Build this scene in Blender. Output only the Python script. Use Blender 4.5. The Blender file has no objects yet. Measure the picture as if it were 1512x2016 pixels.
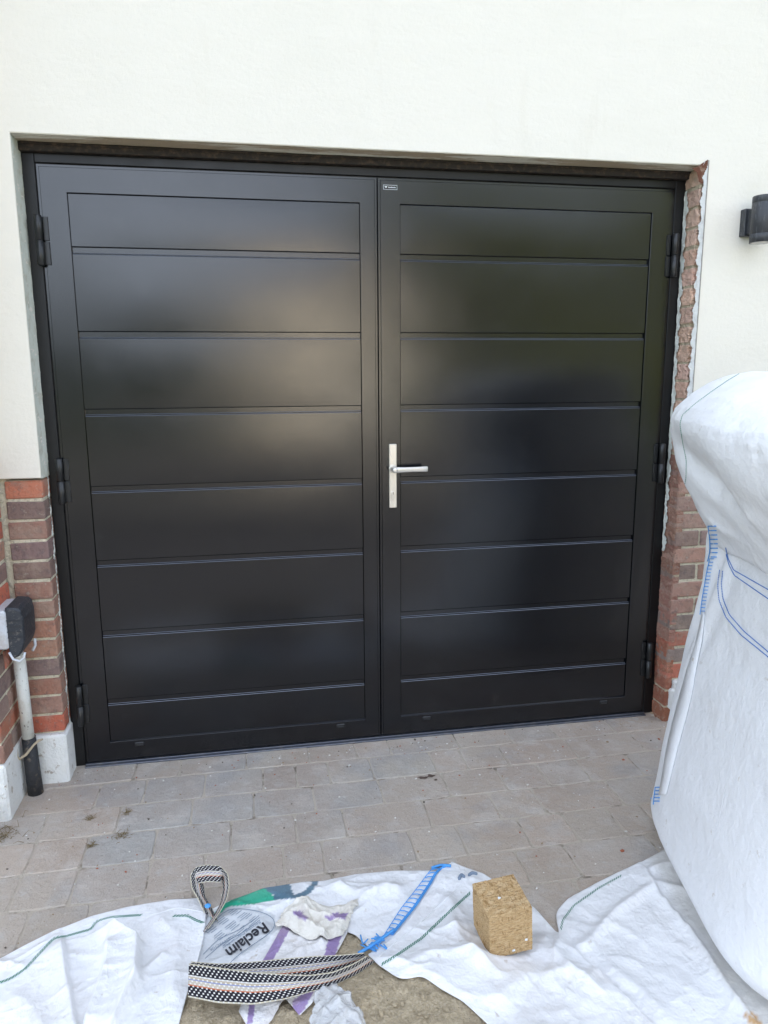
import bpy, bmesh, math, random
import numpy as np
from mathutils import Vector, Matrix

# ------------------------------------------------------------------ camera, sky, sun, exposure
sc = bpy.context.scene
R = math.radians
CAM = np.array([0.6664, -2.8558, 1.5098]); YAW, PITCH, ROLL, FPX = 0.1807, -0.1855, -0.0058, 1469.43
_f = np.array([math.sin(YAW)*math.cos(PITCH), math.cos(YAW)*math.cos(PITCH), math.sin(PITCH)])
_r = np.array([math.cos(YAW), -math.sin(YAW), 0.0]); _u = np.cross(_r, _f)
_r2 = _r*math.cos(ROLL)+_u*math.sin(ROLL); _u2 = -_r*math.sin(ROLL)+_u*math.cos(ROLL)
cd = bpy.data.cameras.new('camera'); cam = bpy.data.objects.new('camera', cd); sc.collection.objects.link(cam)
cam.matrix_world = Matrix([[_r2[0], _u2[0], -_f[0], CAM[0]], [_r2[1], _u2[1], -_f[1], CAM[1]], [_r2[2], _u2[2], -_f[2], CAM[2]], [0, 0, 0, 1]])
cd.sensor_fit = 'VERTICAL'; cd.sensor_height = 36; cd.lens = FPX/2016*36; cd.clip_start = 0.05; cd.clip_end = 500
sc.camera = cam
SUN_EL, SUN_AZ = R(47), R(12)      # sun stands behind the house (towards +y), so the front is in open shade
w = bpy.data.worlds.new('World'); sc.world = w; w.use_nodes = True
nt = w.node_tree; nt.nodes.clear()
wo = nt.nodes.new('ShaderNodeOutputWorld'); bg = nt.nodes.new('ShaderNodeBackground'); sky = nt.nodes.new('ShaderNodeTexSky')
sky.sky_type = 'NISHITA'; sky.sun_disc = False; sky.sun_elevation = SUN_EL; sky.sun_rotation = SUN_AZ
sky.air_density = 1.0; sky.dust_density = 2.5; sky.ozone_density = 1.0
hs = nt.nodes.new('ShaderNodeHueSaturation'); hs.inputs['Saturation'].default_value = 0.6
bg.inputs['Strength'].default_value = 0.085
nt.links.new(sky.outputs[0], hs.inputs['Color'])
# added bank of bright cloud, to lift the sky that the door mirrors
wt = nt.nodes.new('ShaderNodeTexCoord'); wm = nt.nodes.new('ShaderNodeMapping'); wm.inputs['Scale'].default_value = (1, 1, 2.6); wm.inputs['Location'].default_value = (.35, .1, 0)
wn_ = nt.nodes.new('ShaderNodeTexNoise'); wn_.inputs['Scale'].default_value = 1.6; wn_.inputs['Detail'].default_value = 7
wr = nt.nodes.new('ShaderNodeMapRange'); wr.inputs[1].default_value = .46; wr.inputs[2].default_value = .64; wr.inputs[4].default_value = .85
sx_ = nt.nodes.new('ShaderNodeSeparateXYZ'); we = nt.nodes.new('ShaderNodeMapRange'); we.inputs[1].default_value = .0; we.inputs[2].default_value = .12
wmul = nt.nodes.new('ShaderNodeMath'); wmul.operation = 'MULTIPLY'; wx = nt.nodes.new('ShaderNodeMix'); wx.data_type = 'RGBA'; wx.inputs[7].default_value = (8.6, 9.6, 11.4, 1)
nt.links.new(wt.outputs['Generated'], wm.inputs[0]); nt.links.new(wm.outputs[0], wn_.inputs[0]); nt.links.new(wn_.outputs[0], wr.inputs[0]); nt.links.new(wt.outputs['Generated'], sx_.inputs[0]); nt.links.new(sx_.outputs[2], we.inputs[0])
nt.links.new(wr.outputs[0], wmul.inputs[0]); nt.links.new(we.outputs[0], wmul.inputs[1]); nt.links.new(wmul.outputs[0], wx.inputs[0]); nt.links.new(hs.outputs[0], wx.inputs[6]); nt.links.new(wx.outputs[2], bg.inputs[0]); nt.links.new(bg.outputs[0], wo.inputs[0])
sl = bpy.data.lights.new('sun', 'SUN'); sl.energy = 5.0; sl.angle = R(0.5); sl.color = (1.0, 0.95, 0.86)
so = bpy.data.objects.new('sun', sl); sc.collection.objects.link(so)
_d = Vector((math.sin(SUN_AZ)*math.cos(SUN_EL), math.cos(SUN_AZ)*math.cos(SUN_EL), math.sin(SUN_EL)))
so.rotation_euler = _d.to_track_quat('Z', 'Y').to_euler(); so.location = (0, 5, 12)
sc.view_settings.view_transform = 'Standard'; sc.view_settings.look = 'None'
sc.view_settings.exposure = 2.42; sc.view_settings.gamma = 1.0

rng = np.random.default_rng(7); rnd = random.Random(11)

# ------------------------------------------------------------------ helpers
def ray(px, py): return _f+_r2*(px-756)/FPX-_u2*(py-1008)/FPX
def on_y(px, py, Y): d = ray(px, py); return CAM+d*(Y-CAM[1])/d[1]
def on_z(px, py, Z=0.0): d = ray(px, py); return CAM+d*(Z-CAM[2])/d[2]

def tag(o, label=None, cat=None, group=None, kind=None):
    if label: o['label'] = label
    if cat: o['category'] = cat
    if group: o['group'] = group
    if kind: o['kind'] = kind
    return o
def empty(name, loc=(0, 0, 0), rz=0):
    o = bpy.data.objects.new(name, None); sc.collection.objects.link(o); o.location = loc; o.rotation_euler.z = rz
    o.empty_display_size = .1
    return o

class MB:
    def __init__(s): s.v = []; s.f = []; s.c = []; s.uv = []; s.cur = (1, 1, 1)
    def quad(s, pts, uv=None):
        b = len(s.v); s.v += [tuple(p) for p in pts]; s.f.append(tuple(range(b, b+len(pts)))); s.c.append(s.cur)
        s.uv.append(uv if uv else [(0, 0)]*len(pts))
    def raw(s, verts, faces, uv=None):
        b = len(s.v); s.v += [tuple(p) for p in verts]
        for k, f in enumerate(faces):
            s.f.append(tuple(b+i for i in f)); s.c.append(s.cur); s.uv.append(uv[k] if uv else [(0, 0)]*len(f))
    def box(s, x0, x1, y0, y1, z0, z1, c=0.0, jit=0.0, M=None):
        lo = (x0, y0, z0); hi = (x1, y1, z1); cen = [(a+b)/2 for a, b in zip(lo, hi)]; h = [(b-a)/2 for a, b in zip(lo, hi)]
        P = []
        if c <= 0:
            for i in range(8):
                sg = ((i & 1)*2-1, ((i >> 1) & 1)*2-1, ((i >> 2) & 1)*2-1)
                P.append([cen[k]+sg[k]*h[k]+rnd.uniform(-jit, jit) for k in range(3)])
            F = [(0, 4, 6, 2), (1, 3, 7, 5), (0, 1, 5, 4), (2, 6, 7, 3), (0, 2, 3, 1), (4, 5, 7, 6)]
        else:
            idx = {}
            for i in range(8):
                sg = ((i & 1)*2-1, ((i >> 1) & 1)*2-1, ((i >> 2) & 1)*2-1); j = [rnd.uniform(-jit, jit) for _ in range(3)]
                for a in range(3):
                    idx[(sg, a)] = len(P)
                    P.append([cen[k]+sg[k]*(h[k]-(0 if k == a else min(c, h[k]*.9)))+j[k] for k in range(3)])
            F = []
            for a in range(3):
                b_, c_ = (a+1) % 3, (a+2) % 3
                for s_ in (-1, 1):
                    ring = []
                    for (u, v) in ((-1, -1), (1, -1), (1, 1), (-1, 1)):
                        sg = [0]*3; sg[a] = s_; sg[b_] = u; sg[c_] = v; ring.append(idx[(tuple(sg), a)])
                    F.append(ring if s_ > 0 else ring[::-1])
                for u in (-1, 1):
                    for v in (-1, 1):
                        q = []
                        for s_ in (-1, 1):
                            sg = [0]*3; sg[a] = s_; sg[b_] = u; sg[c_] = v; sg = tuple(sg)
                            q += [idx[(sg, b_)], idx[(sg, c_)]] if s_ < 0 else [idx[(sg, c_)], idx[(sg, b_)]]
                        F.append(q if u*v < 0 else q[::-1])
            for i in range(8):
                sg = ((i & 1)*2-1, ((i >> 1) & 1)*2-1, ((i >> 2) & 1)*2-1)
                t = [idx[(sg, 0)], idx[(sg, 1)], idx[(sg, 2)]]
                F.append(t if sg[0]*sg[1]*sg[2] > 0 else t[::-1])
        if M is not None: P = [tuple(M @ Vector(p)) for p in P]
        s.raw(P, F)
    def tube(s, pts, r, n=8, caps=True):
        pts = [Vector(p) for p in pts]; rr = r if isinstance(r, (list, tuple)) else [r]*len(pts); V = []; nrm = None
        for i, p in enumerate(pts):
            t = (pts[min(i+1, len(pts)-1)]-pts[max(i-1, 0)])
            if t.length < 1e-9: t = Vector((0, 0, 1))
            t.normalize()
            if nrm is None: nrm = t.orthogonal().normalized()
            nrm = (nrm-t*nrm.dot(t)); nrm = nrm.normalized() if nrm.length > 1e-6 else t.orthogonal().normalized()
            bn = t.cross(nrm)
            for k in range(n):
                a = 2*math.pi*k/n; V.append(p+(nrm*math.cos(a)+bn*math.sin(a))*rr[i])
        F = []
        for i in range(len(pts)-1):
            for k in range(n): k2 = (k+1) % n; F.append((i*n+k, i*n+k2, (i+1)*n+k2, (i+1)*n+k))
        if caps: F.append(tuple(range(n))[::-1]); F.append(tuple((len(pts)-1)*n+k for k in range(n)))
        s.raw(V, F)
    def lathe(s, prof, cen, n=32, axis='z'):
        V = []
        for (r, z) in prof:
            for k in range(n):
                a = 2*math.pi*k/n; V.append((cen[0]+r*math.cos(a), cen[1]+r*math.sin(a), cen[2]+z) if axis == 'z' else (cen[0]+r*math.cos(a), cen[1]+z, cen[2]+r*math.sin(a)))
        F = [(i*n+k, i*n+(k+1) % n, (i+1)*n+(k+1) % n, (i+1)*n+k) for i in range(len(prof)-1) for k in range(n)]
        F.append(tuple(range(n))); F.append(tuple((len(prof)-1)*n+k for k in range(n)))
        s.raw(V, F)
    def build(s, name, m, parent=None, smooth=False, recalc=False, bevel=0):
        me = bpy.data.meshes.new(name); me.from_pydata(s.v, [], s.f)
        ca = me.color_attributes.new('Col', 'FLOAT_COLOR', 'CORNER'); ul = me.uv_layers.new(name='UVMap')
        cols = []; uvs = []
        for f, c, u in zip(s.f, s.c, s.uv):
            if isinstance(c[0], (tuple, list)): cols += [(*cc, 1) for cc in c]
            else: cols += [(*c, 1)]*len(f)
            uvs += list(u)
        ca.data.foreach_set('color', np.array(cols, dtype=np.float32).ravel()); ul.data.foreach_set('uv', np.array(uvs, dtype=np.float32).ravel())
        if recalc:
            bm = bmesh.new(); bm.from_mesh(me); bmesh.ops.recalc_face_normals(bm, faces=bm.faces); bm.to_mesh(me); bm.free()
        if smooth: me.polygons.foreach_set('use_smooth', [True]*len(me.polygons))
        me.update(); me.validate()
        o = bpy.data.objects.new(name, me); sc.collection.objects.link(o)
        if m: me.materials.append(m)
        if parent: o.parent = parent
        return o

def mat(name, col=(.5, .5, .5), rough=.6, spec=.5, ior=1.5, use_col=False, var=None, bumps=(), metallic=0, trans=0, alpha=None, rvar=None, coat=0):
    """var: list of (scale, detail, low, high, colour, strength[, stretch]) noise stains; bumps: list of (scale, detail, height[, stretch])"""
    m = bpy.data.materials.new(name); m.use_nodes = True; n = m.node_tree.nodes; L = m.node_tree.links
    b = n['Principled BSDF']; b.inputs['Roughness'].default_value = rough; b.inputs['IOR'].default_value = ior
    b.inputs['Specular IOR Level'].default_value = spec; b.inputs['Metallic'].default_value = metallic
    b.inputs['Transmission Weight'].default_value = trans; b.inputs['Coat Weight'].default_value = coat
    tc = n.new('ShaderNodeTexCoord')
    def noise(scale, det, stretch=(1, 1, 1), rg=.6):
        mp = n.new('ShaderNodeMapping'); mp.inputs['Scale'].default_value = stretch
        L.new(tc.outputs['Object'], mp.inputs[0]); t = n.new('ShaderNodeTexNoise'); t.inputs['Scale'].default_value = scale
        t.inputs['Detail'].default_value = det; t.inputs['Roughness'].default_value = rg; L.new(mp.outputs[0], t.inputs[0]); return t
    if use_col:
        a = n.new('ShaderNodeAttribute'); a.attribute_name = 'Col'; cur = a.outputs['Color']
    else:
        a = n.new('ShaderNodeRGB'); a.outputs[0].default_value = (*col, 1); cur = a.outputs[0]
    for vv in (var or ()):
        sc_, det, lo, hi, c2, st = vv[:6]; stretch = vv[6] if len(vv) > 6 else (1, 1, 1)
        t = noise(sc_, det, stretch); mr = n.new('ShaderNodeMapRange'); mr.inputs[1].default_value = lo; mr.inputs[2].default_value = hi
        mr.inputs[4].default_value = st; L.new(t.outputs[0], mr.inputs[0])
        mx = n.new('ShaderNodeMix'); mx.data_type = 'RGBA'; L.new(mr.outputs[0], mx.inputs[0]); L.new(cur, mx.inputs[6])
        mx.inputs[7].default_value = (*c2, 1); cur = mx.outputs[2]
    L.new(cur, b.inputs['Base Color'])
    if rvar:
        t = noise(rvar[0], rvar[1], rvar[4] if len(rvar) > 4 else (1, 1, 1)); mr = n.new('ShaderNodeMapRange'); mr.inputs[1].default_value = .3; mr.inputs[2].default_value = .7
        mr.inputs[3].default_value = rvar[2]; mr.inputs[4].default_value = rvar[3]; L.new(t.outputs[0], mr.inputs[0]); L.new(mr.outputs[0], b.inputs['Roughness'])
    prev = None
    for bb in bumps:
        t = noise(bb[0], bb[1], bb[3] if len(bb) > 3 else (1, 1, 1)); bp = n.new('ShaderNodeBump'); bp.inputs['Strength'].default_value = 1; bp.inputs['Distance'].default_value = bb[2]
        L.new(t.outputs[0], bp.inputs['Height'])
        if prev: L.new(prev, bp.inputs['Normal'])
        prev = bp.outputs[0]
    if prev: L.new(prev, b.inputs['Normal'])
    if alpha is not None: b.inputs['Alpha'].default_value = alpha
    return m

# ------------------------------------------------------------------ materials
M = {}
M['render'] = mat('cream_render', (.79, .750, .665), .9, .2, var=[(1.3, 5, .5, .75, (.71, .68, .59), .4), (7, 6, .64, .8, (.62, .56, .44), .2, (1, 1, .2)), (160, 4, .72, .76, (.35, .31, .25), .6)],
                  bumps=[(420, 4, .0011), (60, 5, .0014), (5, 3, .0035, (1, 1, 2.2))])
M['reveal'] = mat('reveal_render', (.66, .68, .60), .9, .2, var=[(22, 5, .5, .7, (.45, .40, .28), .6)], bumps=[(160, 5, .004)])  # greenish cast of reflected light put into the render colour
M['soffit'] = mat('soffit_cement', (.82, .78, .66), .9, .2, var=[(7, 6, .45, .52, (.50, .40, .28), .95, (.35, 3, 3))], bumps=[(90, 5, .006)])
M['paint_white'] = mat('plinth_paint', (.80, .81, .79), .7, .3, var=[(30, 6, .62, .68, (.42, .36, .30), .9), (6, 4, .5, .8, (.6, .58, .52), .5)], bumps=[(120, 5, .005), (18, 4, .01)])
M['brick'] = mat('brick', use_col=True, rough=.9, spec=.2, var=[(35, 6, .52, .72, (.12, .10, .105), .7), (14, 6, .5, .66, (.45, .34, .27), .55), (70, 5, .60, .70, (.60, .52, .42), .5), (500, 3, .62, .72, (.04, .03, .03), .6)], bumps=[(60, 6, .012), (350, 4, .004)])
M['mortar'] = mat('mortar', (.76, .70, .55), .95, .1, var=[(80, 5, .5, .75, (.22, .19, .13), .6)], bumps=[(220, 5, .006), (40, 4, .008)])
M['rawbrick'] = mat('raw_brick', use_col=True, rough=.95, spec=.1, var=[(40, 6, .5, .7, (.50, .40, .30), .6), (120, 5, .62, .7, (.16, .09, .06), .8)], bumps=[(90, 6, .008), (260, 4, .005)])
M['sealant'] = mat('old_filler', (.74, .76, .70), .85, .2, bumps=[(120, 5, .006)])
M['bead'] = mat('plaster_bead', (.62, .63, .62), .7, .3, var=[(30, 5, .5, .7, (.4, .39, .37), .6, (1, 1, .2))], bumps=[(80, 4, .004)])
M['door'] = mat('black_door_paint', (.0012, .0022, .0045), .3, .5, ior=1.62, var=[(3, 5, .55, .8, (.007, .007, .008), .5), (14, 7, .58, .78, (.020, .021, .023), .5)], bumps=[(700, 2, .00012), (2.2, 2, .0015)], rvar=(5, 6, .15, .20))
M['frame'] = mat('black_frame_paint', (.0035, .004, .005), .4, .5, ior=1.45, bumps=[(600, 2, .0001)], rvar=(8, 4, .36, .48))
M['head'] = mat('dusty_head_strip', (.022, .017, .014), .7, .4, var=[(60, 6, .5, .66, (.10, .065, .045), .7)], bumps=[(200, 4, .002)])
M['hinge'] = mat('hinge_black', (.014, .015, .016), .33, .5, var=[(60, 5, .62, .75, (.12, .11, .10), .5)], bumps=[(200, 3, .0006)])
M['nosing'] = mat('rusty_nosing', (.30, .28, .25), .7, .3)
M['lip'] = mat('groove_highlight_mat', (.075, .088, .12), .4, .5, ior=1.9)  # lighter bluish base paints in the sky highlight along each groove
M['gasket'] = mat('gasket', (.004, .004, .005), .8, .3)
M['thresh'] = mat('threshold_metal', (.16, .17, .20), .35, .5, metallic=.85, var=[(30, 5, .5, .7, (.3, .29, .27), .5)], bumps=[(80, 3, .001)])
M['steel'] = mat('satin_nickel', (.70, .67, .61), .38, .5, metallic=.7, bumps=[(600, 3, .0002)], rvar=(60, 4, .28, .42))
M['badge'] = mat('badge_white', (.75, .78, .8), .4)
M['paver'] = mat('paver', use_col=True, rough=.9, spec=.25, var=[(1.7, 6, .48, .64, (.40, .31, .245), .55), (2.6, 7, .54, .66, (.33, .335, .345), .5), (6, 7, .56, .64, (.62, .58, .52), .45), (3.0, 5, .42, .66, (.50, .42, .36), .35), (16, 7, .5, .72, (.55, .53, .50), .45), (240, 5, .55, .68, (.20, .185, .17), .5), (130, 4, .64, .70, (.58, .57, .54), .7), (9, 6, .64, .69, (.50, .49, .46), .55)], bumps=[(320, 6, .0035), (45, 5, .005), (12, 4, .004)])
M['joint'] = mat('joint_sand', (.52, .46, .38), .95, .1, var=[(14, 6, .54, .66, (.18, .15, .12), .8)], bumps=[(300, 5, .005), (70, 4, .006)])
def cloth_mat(name, col, dirt, use_col=False, crumple=1.0):
    m = mat(name, col, .55, .35, use_col=use_col, var=[(5, 6, .58, .8, dirt, .6), (26, 6, .66, .74, (.45, .36, .26), .6), (1.6, 3, .45, .7, tuple(c*.93 for c in dirt), .3)], bumps=[(30, 5, .004, (1, 1, 1)), (7, 4, .010), (90, 4, .0012, (1, .3, 1))])
    n = m.node_tree.nodes; L = m.node_tree.links; b = n['Principled BSDF']
    tc = n.new('ShaderNodeTexCoord'); ws = []
    for ax in ('X', 'Y', 'Z'):
        wv = n.new('ShaderNodeTexWave'); wv.bands_direction = ax; wv.inputs['Scale'].default_value = 260; wv.inputs['Distortion'].default_value = .6; wv.inputs['Detail Scale'].default_value = 3
        L.new(tc.outputs['Object'], wv.inputs[0]); ws.append(wv)
    prev = b.inputs['Normal'].links[0].from_socket
    for (vs, vd) in ((9, .0075), (26, .0022)):
        nz = n.new('ShaderNodeTexNoise'); nz.inputs['Scale'].default_value = vs*.7; L.new(tc.outputs['Object'], nz.inputs[0])
        ad = n.new('ShaderNodeVectorMath'); ad.operation = 'MULTIPLY_ADD'; L.new(nz.outputs[1], ad.inputs[0]); ad.inputs[1].default_value = (.12, .12, .12); L.new(tc.outputs['Object'], ad.inputs[2])
        vo = n.new('ShaderNodeTexVoronoi'); vo.inputs['Scale'].default_value = vs; L.new(ad.outputs[0], vo.inputs[0])
        bp = n.new('ShaderNodeBump'); bp.inputs['Distance'].default_value = vd*crumple; L.new(vo.outputs[0], bp.inputs['Height']); L.new(prev, bp.inputs['Normal']); prev = bp.outputs[0]
    for wv in ws:
        bp = n.new('ShaderNodeBump'); bp.inputs['Distance'].default_value = .00010; L.new(wv.outputs[1], bp.inputs['Height']); L.new(prev, bp.inputs['Normal']); prev = bp.outputs[0]
    L.new(prev, b.inputs['Normal']); b.inputs['Subsurface Weight'].default_value = 0
    b.inputs['Sheen Weight'].default_value = .1
    return m
M['bag'] = cloth_mat('woven_white', (.87, .88, .895), (.78, .77, .76), crumple=.35)
M['bag2'] = cloth_mat('woven_white_used', (.86, .865, .875), (.62, .57, .53))
M['bagprint'] = cloth_mat('woven_printed', (.8, .8, .8), (.66, .64, .62), use_col=True)
M['bluetape'] = mat('blue_lacing', (.09, .36, .80), .6, .4, bumps=[(300, 3, .001)])
M['bluethread'] = mat('blue_thread', (.07, .20, .55), .7, .3)
M['greenthread'] = mat('green_thread', (.05, .22, .15), .7, .3)
M['ink'] = mat('printed_ink', (.035, .035, .045), .6, .3, var=[(120, 3, .6, .7, (.4, .4, .42), .6)])
M['inkblue'] = mat('printed_blue_grey_ink', (.22, .28, .36), .6, .3)
M['sand'] = mat('sand', (.66, .54, .37), .95, .15, var=[(9, 6, .45, .7, (.50, .40, .26), .6), (160, 5, .5, .7, (.76, .66, .50), .7), (420, 4, .6, .68, (.66, .60, .48), .8), (300, 4, .62, .7, (.10, .08, .06), .7)], bumps=[(420, 5, .005), (110, 5, .012)])
M['chip'] = mat('chipboard', (.57, .38, .19), .85, .2, var=[(85, 3, .49, .55, (.68, .50, .29), .8, (.7, .7, 3.0)), (110, 3, .56, .61, (.30, .175, .07), .75, (.5, 2.2, 3.2)), (60, 4, .58, .64, (.34, .20, .08), .8, (2.6, .6, .8))], bumps=[(150, 5, .006, (1, 1, 2)), (400, 3, .002)])
M['paper'] = mat('torn_sack_paper', use_col=True, rough=.7, spec=.3, var=[(12, 6, .55, .75, (.50, .42, .33), .5)], bumps=[(18, 5, .012), (70, 5, .004)])
M['clear'] = mat('clear_plastic', (.82, .83, .84), .22, .5, var=[(14, 5, .5, .7, (.6, .57, .5), .4)], bumps=[(25, 5, .02), (80, 4, .004)], alpha=.55)
M['greybox'] = mat('grey_plastic', (.58, .61, .65), .5, .4, var=[(25, 6, .5, .7, (.34, .28, .23), .55)], bumps=[(90, 4, .002)])
M['blackbox'] = mat('dusty_black_plastic', (.03, .034, .042), .5, .4, var=[(90, 6, .58, .70, (.22, .20, .18), .6), (260, 3, .67, .72, (.6, .58, .54), .8)], bumps=[(120, 4, .002)])
M['pipe'] = mat('white_pipe', (.66, .67, .63), .5, .4, var=[(22, 6, .52, .75, (.42, .37, .30), .6), (150, 3, .66, .7, (.12, .10, .08), .8, (1, 1, .4))], bumps=[(60, 4, .003)])
M['duct'] = mat('black_duct', (.025, .027, .031), .55, .4, var=[(40, 6, .55, .7, (.24, .19, .13), .6)], bumps=[(60, 5, .006)])
M['lamp'] = mat('weathered_black_metal', (.038, .041, .047), .42, .5, var=[(55, 8, .54, .70, (.16, .17, .18), .6, (2.0, 2.0, .5))], bumps=[(150, 4, .0015)])
M['lens'] = mat('lamp_lens', (.45, .44, .42), .25, .5)
M['earth'] = mat('mossy_stone', (.20, .165, .12), .95, .2, var=[(30, 6, .45, .65, (.10, .085, .055), .8)], bumps=[(40, 6, .03)])
M['grass'] = mat('dry_moss', (.20, .15, .075), .9, .2)
M['twine'] = mat('dried_foam', (.50, .42, .30), .9, .2, bumps=[(80, 5, .01)])
M['debris'] = mat('debris', use_col=True, rough=.9, spec=.2)
M['stain'] = mat('stain', (.10, .07, .055), .8, .3, var=[(80, 5, .5, .6, (.2, .15, .12), .6)])
M['tile'] = mat('roof_tile', (.16, .09, .07), .9, .2, bumps=[(8, 3, .03)])
M['drive'] = mat('tarmac_drive', (.10, .095, .09), .95, .2, var=[(2, 6, .4, .7, (.07, .068, .065), .6), (60, 5, .5, .7, (.16, .15, .14), .5)], bumps=[(60, 5, .01)])
M['lawn'] = mat('grass_lawn', (.055, .085, .025), .95, .2, var=[(3, 6, .4, .7, (.09, .10, .035), .7)], bumps=[(60, 5, .04)])
M['leaf'] = mat('foliage', use_col=True, rough=.6, spec=.3)
M['bark'] = mat('bark', (.12, .09, .065), .95, .2, bumps=[(20, 5, .03)])
M['tanwall'] = mat('outbuilding_glow_wall', (.88, .78, .62), .9, .2, bumps=[(40, 4, .01)])  # paled well past brick to strengthen the added outbuilding's glow
M['glass'] = mat('window_glass', (.03, .035, .04), .08, .5)
M['fascia'] = mat('white_joinery', (.7, .7, .68), .5, .4)

# ------------------------------------------------------------------ setting: ground and paving
def paver_colour(x, y):
    k = rnd.random()
    g = (.480, .430, .365) if k < .5 else (.490, .420, .350) if k < .8 else (.450, .420, .375)
    s = .5+.5*math.sin(x*1.7+1.2*y+.8)
    if x < 1.0 and y > -.85 and y < -.1 and x > .1: g = tuple(a*.6+b*.4 for a, b in zip(g, (.410, .400, .385)))
    if x > 1.3 or x < .1 or y < -.62: g = tuple(a*.6+b*.4 for a, b in zip(g, (.500, .405, .325)))
    f = rnd.uniform(.94, 1.06)
    return tuple(c*f for c in g)
def build_paving():
    g = MB(); g.quad([(-60, -60, -.010), (60, -60, -.010), (60, 40, -.010), (-60, 40, -.010)]); tag(g.build('ground', M['lawn']), kind='structure')
    g = MB(); g.quad([(-4, -19, -.006), (6.5, -19, -.006), (6.5, -3.7, -.006), (-4, -3.7, -.006)]); tag(g.build('driveway', M['drive']), kind='structure')
    n = 90; g = MB(); V = []; F = []
    xs = np.linspace(-1.6, 4.6, 2*n); ys = np.linspace(-3.8, .3, n)
    for yy in ys:
        for xx in xs: V.append((xx, yy, -.0020+.0010*math.sin(37*xx+5*yy)*math.sin(29*yy-11*xx)))
    for j in range(n-1):
        for i in range(2*n-1): a = j*2*n+i; F.append((a, a+1, a+2*n+1, a+2*n))
    g.raw(V, F); tag(g.build('joint_bed', M['joint'], smooth=True), kind='structure')
    g = MB(); edges = [.06, -.145, -.312, -.478, -.645, -.812]
    while edges[-1] > -3.7: edges.append(edges[-1]-.166)
    firsts = {0: [-.25, .192, .362-.0, .614, .86, 1.051, 1.19, 1.475, 1.70, 1.90, 2.16, 2.42]}
    for r in range(len(edges)-1):
        y1, y0 = edges[r], edges[r+1]
        if r == 0: xe = [-.45]+firsts[0]+[2.6, 2.85, 3.1, 3.4, 3.7, 4.1, 4.5]
        else:
            xe = [-1.5+rnd.uniform(-.1, .1)]
            while xe[-1] < 4.5: xe.append(xe[-1]+rnd.choice([.125, .165, .165, .215, .245, .29]))
        for a, b in zip(xe[:-1], xe[1:]):
            g.cur = paver_colour((a+b)/2, (y0+y1)/2); q = .0006
            M4 = Matrix.Translation(((a+b)/2, (y0+y1)/2, rnd.uniform(-.0012, .0012))) @ Matrix.Rotation(rnd.uniform(-.006, .006), 4, 'Z') @ Matrix.Rotation(rnd.uniform(-.006, .006), 4, 'X') @ Matrix.Rotation(rnd.uniform(-.006, .006), 4, 'Y')
            hx, hy = (b-a)/2-q, (y1-y0)/2-q
            # uneven tumbled outline
            m = 5; ring = []
            for (sx0, sy0, sx1, sy1) in ((-1, -1, 1, -1), (1, -1, 1, 1), (1, 1, -1, 1), (-1, 1, -1, -1)):
                for t in range(m):
                    u = t/m; px = sx0+(sx1-sx0)*u; py = sy0+(sy1-sy0)*u
                    cr = .004 if t == 0 else 0
                    ring.append((px*(hx-cr-rnd.uniform(0, .0016)), py*(hy-cr-rnd.uniform(0, .0016))))
            k = len(ring); top = [(x*(1-.0035/hx), y*(1-.0035/hy), 0.0) for x, y in ring]; mid = [(x, y, -.0028) for x, y in ring]; low = [(x, y, -.02) for x, y in ring]
            P = [tuple(M4 @ Vector(p)) for p in top+mid+low]
            F = [tuple(range(k))]+[(i+k, (i+1) % k+k, (i+1) % k, i) for i in range(k)]+[(i+2*k, (i+1) % k+2*k, (i+1) % k+k, i+k) for i in range(k)]
            g.raw(P, F)
    tag(g.build('block_paving', M['paver']), kind='structure')
build_paving()

# ------------------------------------------------------------------ the house front
WY = -.10                                  # outer face of the cream render
house = tag(empty('house', (0, 0, 0)), 'cream rendered house front with brick base around the black garage door', 'house')
BR = [(.50, .25, .18), (.42, .235, .185), (.33, .22, .19), (.52, .28, .20), (.30, .21, .185), (.62, .19, .12), (.40, .24, .195), (.58, .22, .14)]
def brick_block(name, x0, x1, y0, y1, z0, nrow, parent, lens, axis='x', pal=BR, jit=.0015, m='brick', depth=None):
    """courses of bricks laid along axis; mortar returned as its own mesh set back from the brick faces"""
    g = MB(); rise = .0735
    for r in range(nrow):
        z = z0+r*rise+.008; off = 0 if r % 2 else -.5
        a0, a1 = (x0, x1) if axis == 'x' else (y0, y1)
        p = a0+off*lens; first = True
        while p < a1-.004:
            q = p+lens-.010; s0, s1 = max(p, a0), min(q, a1)
            if a1-s1 < .03: s1 = a1
            if s1-s0 > .02:
                kf = rnd.uniform(.85, 1.15); g.cur = tuple(c*kf*rnd.uniform(.97, 1.03) for c in rnd.choice(pal)); dd = rnd.uniform(-.0015, .0015)
                if axis == 'x': g.box(s0, s1, y0+dd, y1, z, z+rise-.011+rnd.uniform(-.0015, .001), .0035, jit)
                else: g.box(x0, x1+dd, s0, s1, z, z+rise-.011+rnd.uniform(-.0015, .001), .0035, jit)
            p += lens
            if s1 == a1: break
    o = g.build(name, M[m], parent)
    g = MB(); e = .006
    g.box(x0+(e if axis == 'x' else 0), x1-e, y0+e, y1-(0 if axis == 'x' else e), z0, z0+nrow*rise-.002)
    mo = g.build('mortar', M['mortar'], o); return o

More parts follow.
